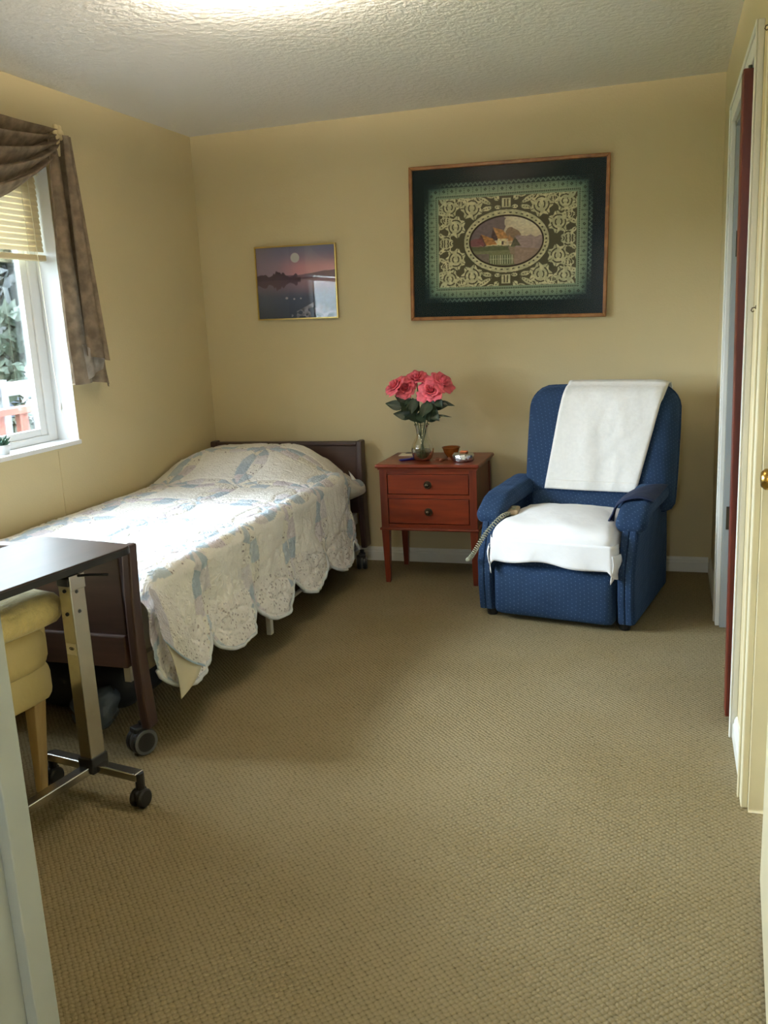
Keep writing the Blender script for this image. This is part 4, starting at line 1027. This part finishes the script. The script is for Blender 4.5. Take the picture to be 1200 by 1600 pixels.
def frame_parts(t, w, h, fw, depth, m, prof=None):
    a, b = w/2, h/2
    def bar(pts, name='frame_bar'):
        MB().add(pts, [(0, 1, 2, 3), (4, 7, 6, 5), (0, 4, 5, 1), (1, 5, 6, 2), (2, 6, 7, 3), (3, 7, 4, 0)]).build(name, m, t, bevel=fw*.22, seg=3)
    y0, y1 = -depth, 0
    for q in (((-a, b), (a, b), (a-fw, b-fw), (-a+fw, b-fw)), ((-a, -b), (-a+fw, -b+fw), (a-fw, -b+fw), (a, -b)),
              ((-a, -b), (-a, b), (-a+fw, b-fw), (-a+fw, -b+fw)), ((a, b), (a, -b), (a-fw, -b+fw), (a-fw, b-fw))):
        bar([(x, y0, z) for x, z in q]+[(x, y1, z) for x, z in q])
def rnz(X, Z, s, seed):
    r = np.random.RandomState(seed); g = r.rand(64, 64); x = (X*s) % 63; z = (Z*s) % 63
    i, j = x.astype(int), z.astype(int); fx, fz = x-i, z-j; fx = fx*fx*(3-2*fx); fz = fz*fz*(3-2*fz)
    i2, j2 = (i+1) % 64, (j+1) % 64
    return g[i, j]*(1-fx)*(1-fz)+g[i2, j]*fx*(1-fz)+g[i, j2]*(1-fx)*fz+g[i2, j2]*fx*fz
def blend(c, col, a): return c*(1-a[..., None])+np.array(col, float)*a[..., None]
def lake(X, Z):
    c = np.zeros(X.shape+(3,)); c[:] = (88, 88, 108)
    c = blend(c, (142, 104, 112), nsm(.98, .68, Z)*(.35+.65*nsm(.1, .6, X)))
    c = blend(c, (96, 88, 104), nsm(.5, .0, X)*.5*(Z > .6))
    mx, mz = .50, .845
    d = np.hypot((X-mx)*1.22, Z-mz); c = blend(c, (176, 152, 156), nsm(.072, .062, d))
    hill = .60+.05*nsm(.45, 1, X)+.01*rnz(X, Z*0, 14, 1)
    c = blend(c, (84, 66, 78), nsm(.004, -.004, Z-hill)*(X > .38))
    tr = .575+.06*rnz(X, Z*0, 26, 2)*(X < .52)+.085*np.exp(-((X-.27)/.07)**2)*(.5+.8*rnz(X, Z*0, 60, 3))+.03*np.exp(-((X-.06)/.05)**2)
    c = blend(c, (62, 50, 60), nsm(.006, -.006, Z-tr)*(X < .56)*(Z > .50))
    wat = Z < .535+.02*X
    wc = np.zeros_like(c); wc[:] = (56, 62, 78)
    wc = blend(wc, (112, 92, 102), nsm(.25, .50, Z)*(.5+.5*nsm(.1, .7, X)))
    rf = .505-.055*rnz(X, Z*0, 26, 2)*(X < .52)-.10*np.exp(-((X-.27)/.07)**2)*(.5+.8*rnz(X, Z*0, 60, 3))-.05*np.exp(-((X-.08)/.05)**2)
    wc = blend(wc, (66, 52, 62), nsm(-.012, .012, Z-rf)*(X < .56)*.9)
    wc = blend(wc, (46, 52, 62), nsm(.28, .0, Z)*.8)
    c = np.where(wat[..., None], wc, c)
    rk = (rnz(X, Z, 26, 5) > .52) & (Z < .22-.55*np.abs(X-.72)) & (X > .42)
    c = np.where(rk[..., None], np.array((98, 98, 108))*(.65+.6*rnz(X, Z, 40, 6))[..., None], c)
    for (x, z, r) in ((.37, .285, .022), (.465, .27, .016), (.55, .275, .014)): c = blend(c, (120, 116, 124), nsm(r, r*.6, np.hypot(X-x, Z-z)))
    return c
p1 = thing('lake_photograph', 'framed photo of a full moon over a lake in thin gold frame', 'picture', (-2.006, D-.002, 1.608)); p1.rotation_euler = (0, math.radians(.8), 0)
MB().box((-.24, -.012, -.197), (.24, 0, .197)).build('backing', M['matboard'], p1)
print_mesh('photo_print', .478, .390, 200, 164, lake, M['print'], p1, -.0125, gain=3.3)
MB().box((-.239, -.0150, -.195), (.239, -.0140, .195)).build('glass', M['picglass'], p1)
frame_parts(p1, .492, .406, .008, .020, M['gold'])

PW, PH = 1.035, .79
p2 = thing('lace_picture', 'large framed lace panel with oval cottage scene above the recliner', 'picture', (-.813, D-.002, 1.749)); p2.rotation_euler = (0, math.radians(1.35), 0)
MB().box((-PW/2+.01, -.014, -PH/2+.01), (PW/2-.01, 0, PH/2-.01)).build('mat_board', M['matboard'], p2)
LW, LH = .875, .605
OAX, OAZ = .192, .127             # oval half axes in metres
def lace(X, Z):
    x = (X-.5)*LW; z = (Z-.5)*LH; ax, az = np.abs(x), np.abs(z)
    ex, ez = LW/2-ax, LH/2-az; e = np.minimum(ex, ez); along = np.where(ex < ez, z, x)
    cell = .0046; chk = ((np.floor(x/cell)+np.floor(z/cell)) % 2) == 0
    c = np.zeros(X.shape+(3,)); c[:] = (92, 88, 66); c[chk] = (66, 64, 48)
    cream = np.array((196, 192, 158.)); cr2 = np.array((170, 168, 134.))
    m = np.zeros(X.shape)
    # symmetric floral motif in a quarter
    def rose(cx, cz, r, n):
        d = np.hypot(ax-cx, az-cz); t = np.arctan2(az-cz, ax-cx)
        o = d < r*(.90+.12*np.cos(n*t)); gaps = (np.abs(d-r*.62) < .0036) & (np.cos(3*t+1) > -.55); gap2 = (np.abs(d-r*.30) < .0034) & (np.cos(2*t) > -.4)
        spokes = (np.abs(np.sin(n*t/2)) < .13) & (d > r*.66)
        return o & ~gaps & ~gap2 & ~spokes
    def leafm(cx, cz, l, w, a):
        u = (ax-cx)*math.cos(a)+(az-cz)*math.sin(a); v = -(ax-cx)*math.sin(a)+(az-cz)*math.cos(a)
        return (np.abs(v) < w*(1-(u/l)**2)) & (np.abs(u) < l) & ~((np.abs(v) < .0024) & (np.mod(u, .014) < .008))
    for (cx, cz, r, n) in ((.180, .172, .060, 7), (.300, .182, .052, 6), (.268, .082, .056, 7), (.318, .010, .036, 6), (.318, .118, .032, 6), (.238, .200, .026, 5)): m[rose(cx, cz, r, n)] = 1
    for q in ((.335, .215, .036, .014, .9), (.345, .155, .034, .012, .2), (.115, .205, .044, .012, .5), (.34, .085, .026, .011, -.5), (.235, .218, .030, .010, .2), (.345, .04, .022, .010, .8), (.10, .165, .030, .012, -.2), (.05, .215, .016, .014, .8), (.045, .17, .018, .010, 0)): m[leafm(*q)] = 1
    m[(np.abs(ax-.0) < .022) & (np.abs(az-.19) < .022) & ~((np.abs(ax-.008) < .003) & (np.abs(az-.19) < .018))] = 1
    vine = np.abs(az-(.228+.010*np.sin(ax*60))) < .003; m[vine & (ax < .3)] = 1
    vine2 = np.abs(ax-(.362+.006*np.sin(az*60))) < .003; m[vine2 & (az < .2)] = 1
    ov = np.hypot(x/(OAX+.030), z/(OAZ+.030)); m[ov < 1] = 1
    t = np.arctan2(z/OAZ, x/OAX); dots = (np.abs(np.hypot(x/(OAX+.015), z/(OAZ+.015))-1) < .022) & (np.sin(t*44) > .35); m[dots] = 0
    spark = rnz(X, Z, 62, 9)
    col = cr2+(cream-cr2)*nsm(.25, .9, spark)[..., None]
    c = np.where((m > 0)[..., None], col, c)
    # borders
    bo = e < .078; gb = np.zeros_like(c); gb[:] = (128, 142, 118)
    mid = (e > .022) & (e < .060)
    rule = ((e > .062) & (e < .070)) & (np.mod(along, .0092) < .0046)
    dia = (np.abs(np.mod(along, .044)-.022)+np.abs(e-.041) < .0085) & ~(np.abs(np.mod(along, .044)-.022)+np.abs(e-.041) < .003)
    dsh = (np.abs(np.mod(along+.022, .044)-.022) < .0024) & (np.mod(e, .009) < .0055) & mid
    gb[rule | (dia & mid) | dsh] = (58, 66, 52); gb[(e > .058) & (e < .062)] = (150, 160, 134)
    zig = e < .022; tri = np.abs(np.mod(along, .025)/.025-.5)*2*.014+.003
    gb[zig] = (44, 60, 56); gb[zig & (np.abs(e-tri) < .0042)] = (132, 150, 134)
    c = np.where(bo[..., None], gb, c)
    # dyed vignette of the thread: cream centre to teal at the edge
    v = nsm(.10, -.01, np.minimum(ex*1.0, ez*1.0)); cor = nsm(.20, .0, ex)*nsm(.20, .0, ez)
    c = blend(c, (100, 132, 114), np.clip(v*.45+cor*.6, 0, .8)*(c.mean(-1) > 90))
    c = blend(c, (24, 38, 40), np.clip(nsm(.05, 0, e)*.45+cor*.75*nsm(.09, .0, e), 0, 1))
    return c
print_mesh('lace_panel', LW, LH, 380, 264, lace, M['lace'], p2, -.0160, gain=1.45)
MB().box((-LW/2, -.0155, -LH/2), (LW/2, -.0142, LH/2)).build('lace_ground', M['matboard'], p2)
def cottage(X, Z):
    c = np.zeros(X.shape+(3,)); c[:] = (196, 184, 160)
    n = rnz(X, Z, 18, 11); n2 = rnz(X, Z, 40, 12)
    c = blend(c, (214, 206, 184), nsm(.4, .8, X)*nsm(.5, .9, Z))
    c = blend(c, (104, 90, 96), ((np.hypot((X-.26), (Z-.86)*.8) < .20+.06*n) | (np.hypot(X-.12, Z-.62) < .17+.05*n)).astype(float)*.9)
    c = blend(c, (128, 104, 84), (np.hypot((X-.58)*1.1, Z-.64) < .09+.05*n).astype(float)*.9)
    c = blend(c, (146, 126, 128), ((Z < .56+.05*n-.12*(X-.7)**2) & (X > .62)).astype(float)*.85)
    def poly(pts):
        ins = np.zeros(X.shape, bool); k = len(pts)
        for i in range(k):
            (x1, z1), (x2, z2) = pts[i], pts[(i+1) % k]
            cond = ((z1 > Z) != (z2 > Z)) & (X < (x2-x1)*(Z-z1)/(z2-z1+1e-9)+x1); ins ^= cond
        return ins
    def put(pts, col, k=.25):
        nonlocal c
        q = poly(pts); c = np.where(q[..., None], np.array(col, float)*(1-k/2+k*n2)[..., None], c)
    put([(.30, .62), (.32, .75), (.40, .53), (.30, .50)], (84, 66, 64)); put([(.32, .78), (.46, .72), (.54, .55), (.39, .55)], (176, 130, 84)); put([(.54, .62), (.64, .50), (.52, .50)], (164, 122, 84))
    put([(.39, .55), (.51, .55), (.51, .42), (.38, .40)], (216, 198, 160)); put([(.44, .50), (.465, .50), (.465, .43), (.44, .43)], (90, 76, 66))
    put([(.16, .65), (.32, .56), (.38, .44), (.23, .43)], (172, 122, 74)); put([(.16, .65), (.23, .43), (.20, .40), (.10, .50)], (96, 68, 66)); put([(.23, .43), (.37, .44), (.37, .36), (.24, .35)], (206, 186, 150))
    put([(.53, .50), (.63, .50), (.62, .41), (.54, .41)], (196, 172, 140)); put([(.62, .58), (.70, .40), (.56, .39)], (92, 88, 70))
    c = blend(c, (132, 78, 78), ((np.hypot((X-.10)*1.1, Z-.46) < .09+.04*n)).astype(float)*.7)
    c = blend(c, (104, 110, 76), ((Z < .38+.04*n) & (X < .62)).astype(float)*.85); c = blend(c, (84, 88, 62), ((Z < .40+.03*n2) & (Z > .32) & (X < .55)).astype(float)*.7)
    c = blend(c, (150, 128, 112), ((Z < .38-.15*(X-.6)) & (X > .55+.25*(.3-Z))).astype(float)*.8)
    c = blend(c, (112, 96, 96), ((Z < .26) & (X < .27)).astype(float)*.7)
    fe = (X > .27) & (X < .60) & (Z < .23) & (Z > .05)
    c = blend(c, (176, 178, 146), (fe & (np.mod(X, .032) < .015)).astype(float)*.85); c = blend(c, (84, 92, 66), (fe & (np.mod(X, .032) >= .015)).astype(float)*.7)
    c = blend(c, (176, 178, 146), (fe & (np.abs(Z-.15) < .012)).astype(float)*.6)
    return c*(.9+.15*n2)[..., None]
print_mesh('oval_scene', OAX*2, OAZ*2, 150, 100, cottage, M['print'], p2, -.0168, mask=lambda X, Z: np.hypot((X-.5)*2, (Z-.5)*2) < 1, gain=1.4)
rim = []
for k in range(65):
    t = 2*PI*k/64; rim.append((OAX*math.cos(t), -.0170, OAZ*math.sin(t)))
MB().tube(rim, .0042, 6, cap=False).build('oval_rim', mat('dark_bronze_rim', (66, 52, 34), .4, metal=.5, nscale=20, namt=.1), p2, smooth=True)
MB().box((-PW/2+.015, -.0235, -PH/2+.015), (PW/2-.015, -.0225, PH/2-.015)).build('glass', M['picglass2'], p2)
frame_parts(p2, PW, PH, .019, .030, M['giltwood'])

# ------------------------------------------------------------------ folded closet door, hooks
cdr = thing('folding_closet_door', 'mahogany folding closet door folded back at the near jamb', 'closet door', (.208, 3.03, .012)); cdr.rotation_euler = (0, -.007, 0)
for k in range(2):
    pnl = MB().box((0, k*.037-.037, 0), (.47, k*.037-.003, 2.035)).build('door_panel', M['reddoor'], cdr, bevel=.004)
    MB().tube([(.02, k*.037-.02, 2.035), (.02, k*.037-.02, 2.045)], .006, 8).build('pivot_pin', M['steelplate'], pnl)
for (y, z, lb) in ((2.80, 1.367, 'small brass hook on the wall strip beside the closet casing'), (2.72, 2.085, 'small dark hook high on the wall near the ceiling')):
    hk = thing('wall_hook', lb, 'hook', (XR, y, z), group='wall hooks')
    hk.scale = (.7, .7, .7)
    MB().lathe([(0, -.003), (.007, -.003), (.008, 0)], seg=12, axis='x').build('plate', M['knob'], hk)
    MB().tube([(-.002, 0, 0), (-.014, 0, -.002), (-.018, 0, -.012), (-.012, 0, -.018), (-.006, 0, -.014)], .0022, 6).build('hook_wire', M['knob'], hk, smooth=True)

# ------------------------------------------------------------------ outdoors
struct(MB().box((-60, -40, -.6), (-2.78, 60, -.5)).build('ground', M['grass']), 'bright green lawn outside the window', 'lawn')
df = thing('wooden_deck', 'grey brown wooden deck outside the window', 'deck', (-3.65, 4.0, -.5)); M['deck'] = wood_mat('weathered_deck', (92, 80, 70), (120, 106, 94), .8, 3, (8, 1, 8))
for k in range(13): MB().box((-.86+k*.135, -5, .36), (-.86+k*.135+.128, 5, .4)).build('plank', M['deck'], df)
MB().box((-.86, -5, .0), (.86, -4.9, .36)).box((-.86, 4.9, 0), (.86, 5, .36)).box((-.86, -.05, 0), (.86, .05, .36)).build('joists', M['deck'], df)
dk = thing('deck_railing', 'red cedar deck railing outside the window', 'railing', (-4.5, 5.4, -.43))
MB().box((-.06, -2.6, 1.27), (.06, 2.6, 1.315)).build('cap_board', M['redwood'], dk)
for k in range(21):
    y = -2.5+k*.25; MB().box((-.02, y-.045, .1), (.02, y+.045, 1.27)).build('baluster', M['redwood'], dk)
MB().box((-.03, -2.6, .12), (.03, 2.6, .2)).build('bottom_board', M['redwood'], dk)
gr = thing('garden_rail', 'pale weathered garden rail beyond the deck', 'rail', (-6.6, 7.7, -.5))
MB().box((-.04, -3.0, 1.28), (.04, 3.0, 1.42)).build('rail_board', M['whitewood'], gr)
for k in range(5): MB().box((-.05, -2.9+k*1.4, 0), (.05, -2.8+k*1.4, 1.45)).build('post', M['whitewood'], gr)
sw_ = tag(MB().rbox((0, 0, .6), (.5, 7, 1.2), .05, 4).build('stone_wall', M['stone'], loc=(-11.9, 14.0, -.5)), 'low blue grey stone wall at the garden end', 'garden wall')
def leafball(mb, c, R, n, size, rnd, squash=1):
    for k in range(n):
        d = Vector((rnd.gauss(0, 1), rnd.gauss(0, 1), rnd.gauss(0, 1))).normalized(); r = R*(.55+.45*rnd.random()**.4)
        p = Vector(c)+Vector((d.x*r, d.y*r, d.z*r*squash)); a = Vector((rnd.gauss(0, 1), rnd.gauss(0, 1), rnd.gauss(0, 1))).normalized(); b = a.cross(d+Vector((.01, .02, .03))).normalized()
        s = size*(.6+.8*rnd.random()); mb.add([p-a*s, p-b*s*.5, p+a*s, p+b*s*.5], [(0, 1, 2, 3)])
def tree(x, y, h, R, m, label, seed, n=1500):
    t = thing('tree', label, 'tree', (x, y, -.5), group='garden trees'); rnd = random.Random(seed)
    MB().tube([(0, 0, 0), (.05, .03, h*.4), (0, .1, h*.8)], [.22, .16, .05], 8).build('trunk', M['bark'], t, smooth=True)
    mb = MB()
    for k in range(14):
        z = h*(.12+.82*k/13); rr = R*(1-.45*abs(k/13-.35)); a = rnd.random()*6.28
        leafball(mb, (math.cos(a)*rr*.45, math.sin(a)*rr*.45, z), rr*.7, n//14, .24 if n > 2000 else .13, rnd, .7)
    o = mb.build('crown', m, t); o['kind'] = 'stuff'
    return t
for k, (x, y, h, R, lb) in enumerate(((-13.4, 12.6, 6.0, 2.2, 'tall dark evergreen seen through the window pane'), (-14.0, 18.4, 6.4, 2.2, 'tall dark evergreen farther along the garden edge'), (-18.5, 19.5, 8.0, 2.6, 'farthest dark evergreen behind the garden edge'))):
    tree(x, y, h, R, M['foliage'], lb, 10+k, 4200)
tree(-10.2, 12.45, 2.35, .5, M['foliage2'], 'pale green feathery tree in front of the evergreens', 3, 1300)
sb = thing('flowering_shrub', 'white flowering shrub beyond the garden rail', 'shrub', (-8.6, 10.55, -.5)); rnd = random.Random(5)
mb = MB()
for c in ((0, .12, 1.0), (.0, .28, 1.15), (0, .16, 1.4), (0, .22, .8)): leafball(mb, c, .20 if c[2] < 1.3 else .13, 220, .045, rnd)
o = mb.build('blossoms', M['blossom'], sb); o['kind'] = 'stuff'
mb = MB()
for c in ((0, 0, .45), (.1, .3, .4), (-.1, -.3, .45)): leafball(mb, c, .4, 160, .07, rnd)
o = mb.build('shrub_leaves', M['foliage2'], sb); o['kind'] = 'stuff'
MB().tube([(0, 0, 0), (0, .05, .9)], [.05, .03], 7).build('stem', M['bark'], sb)
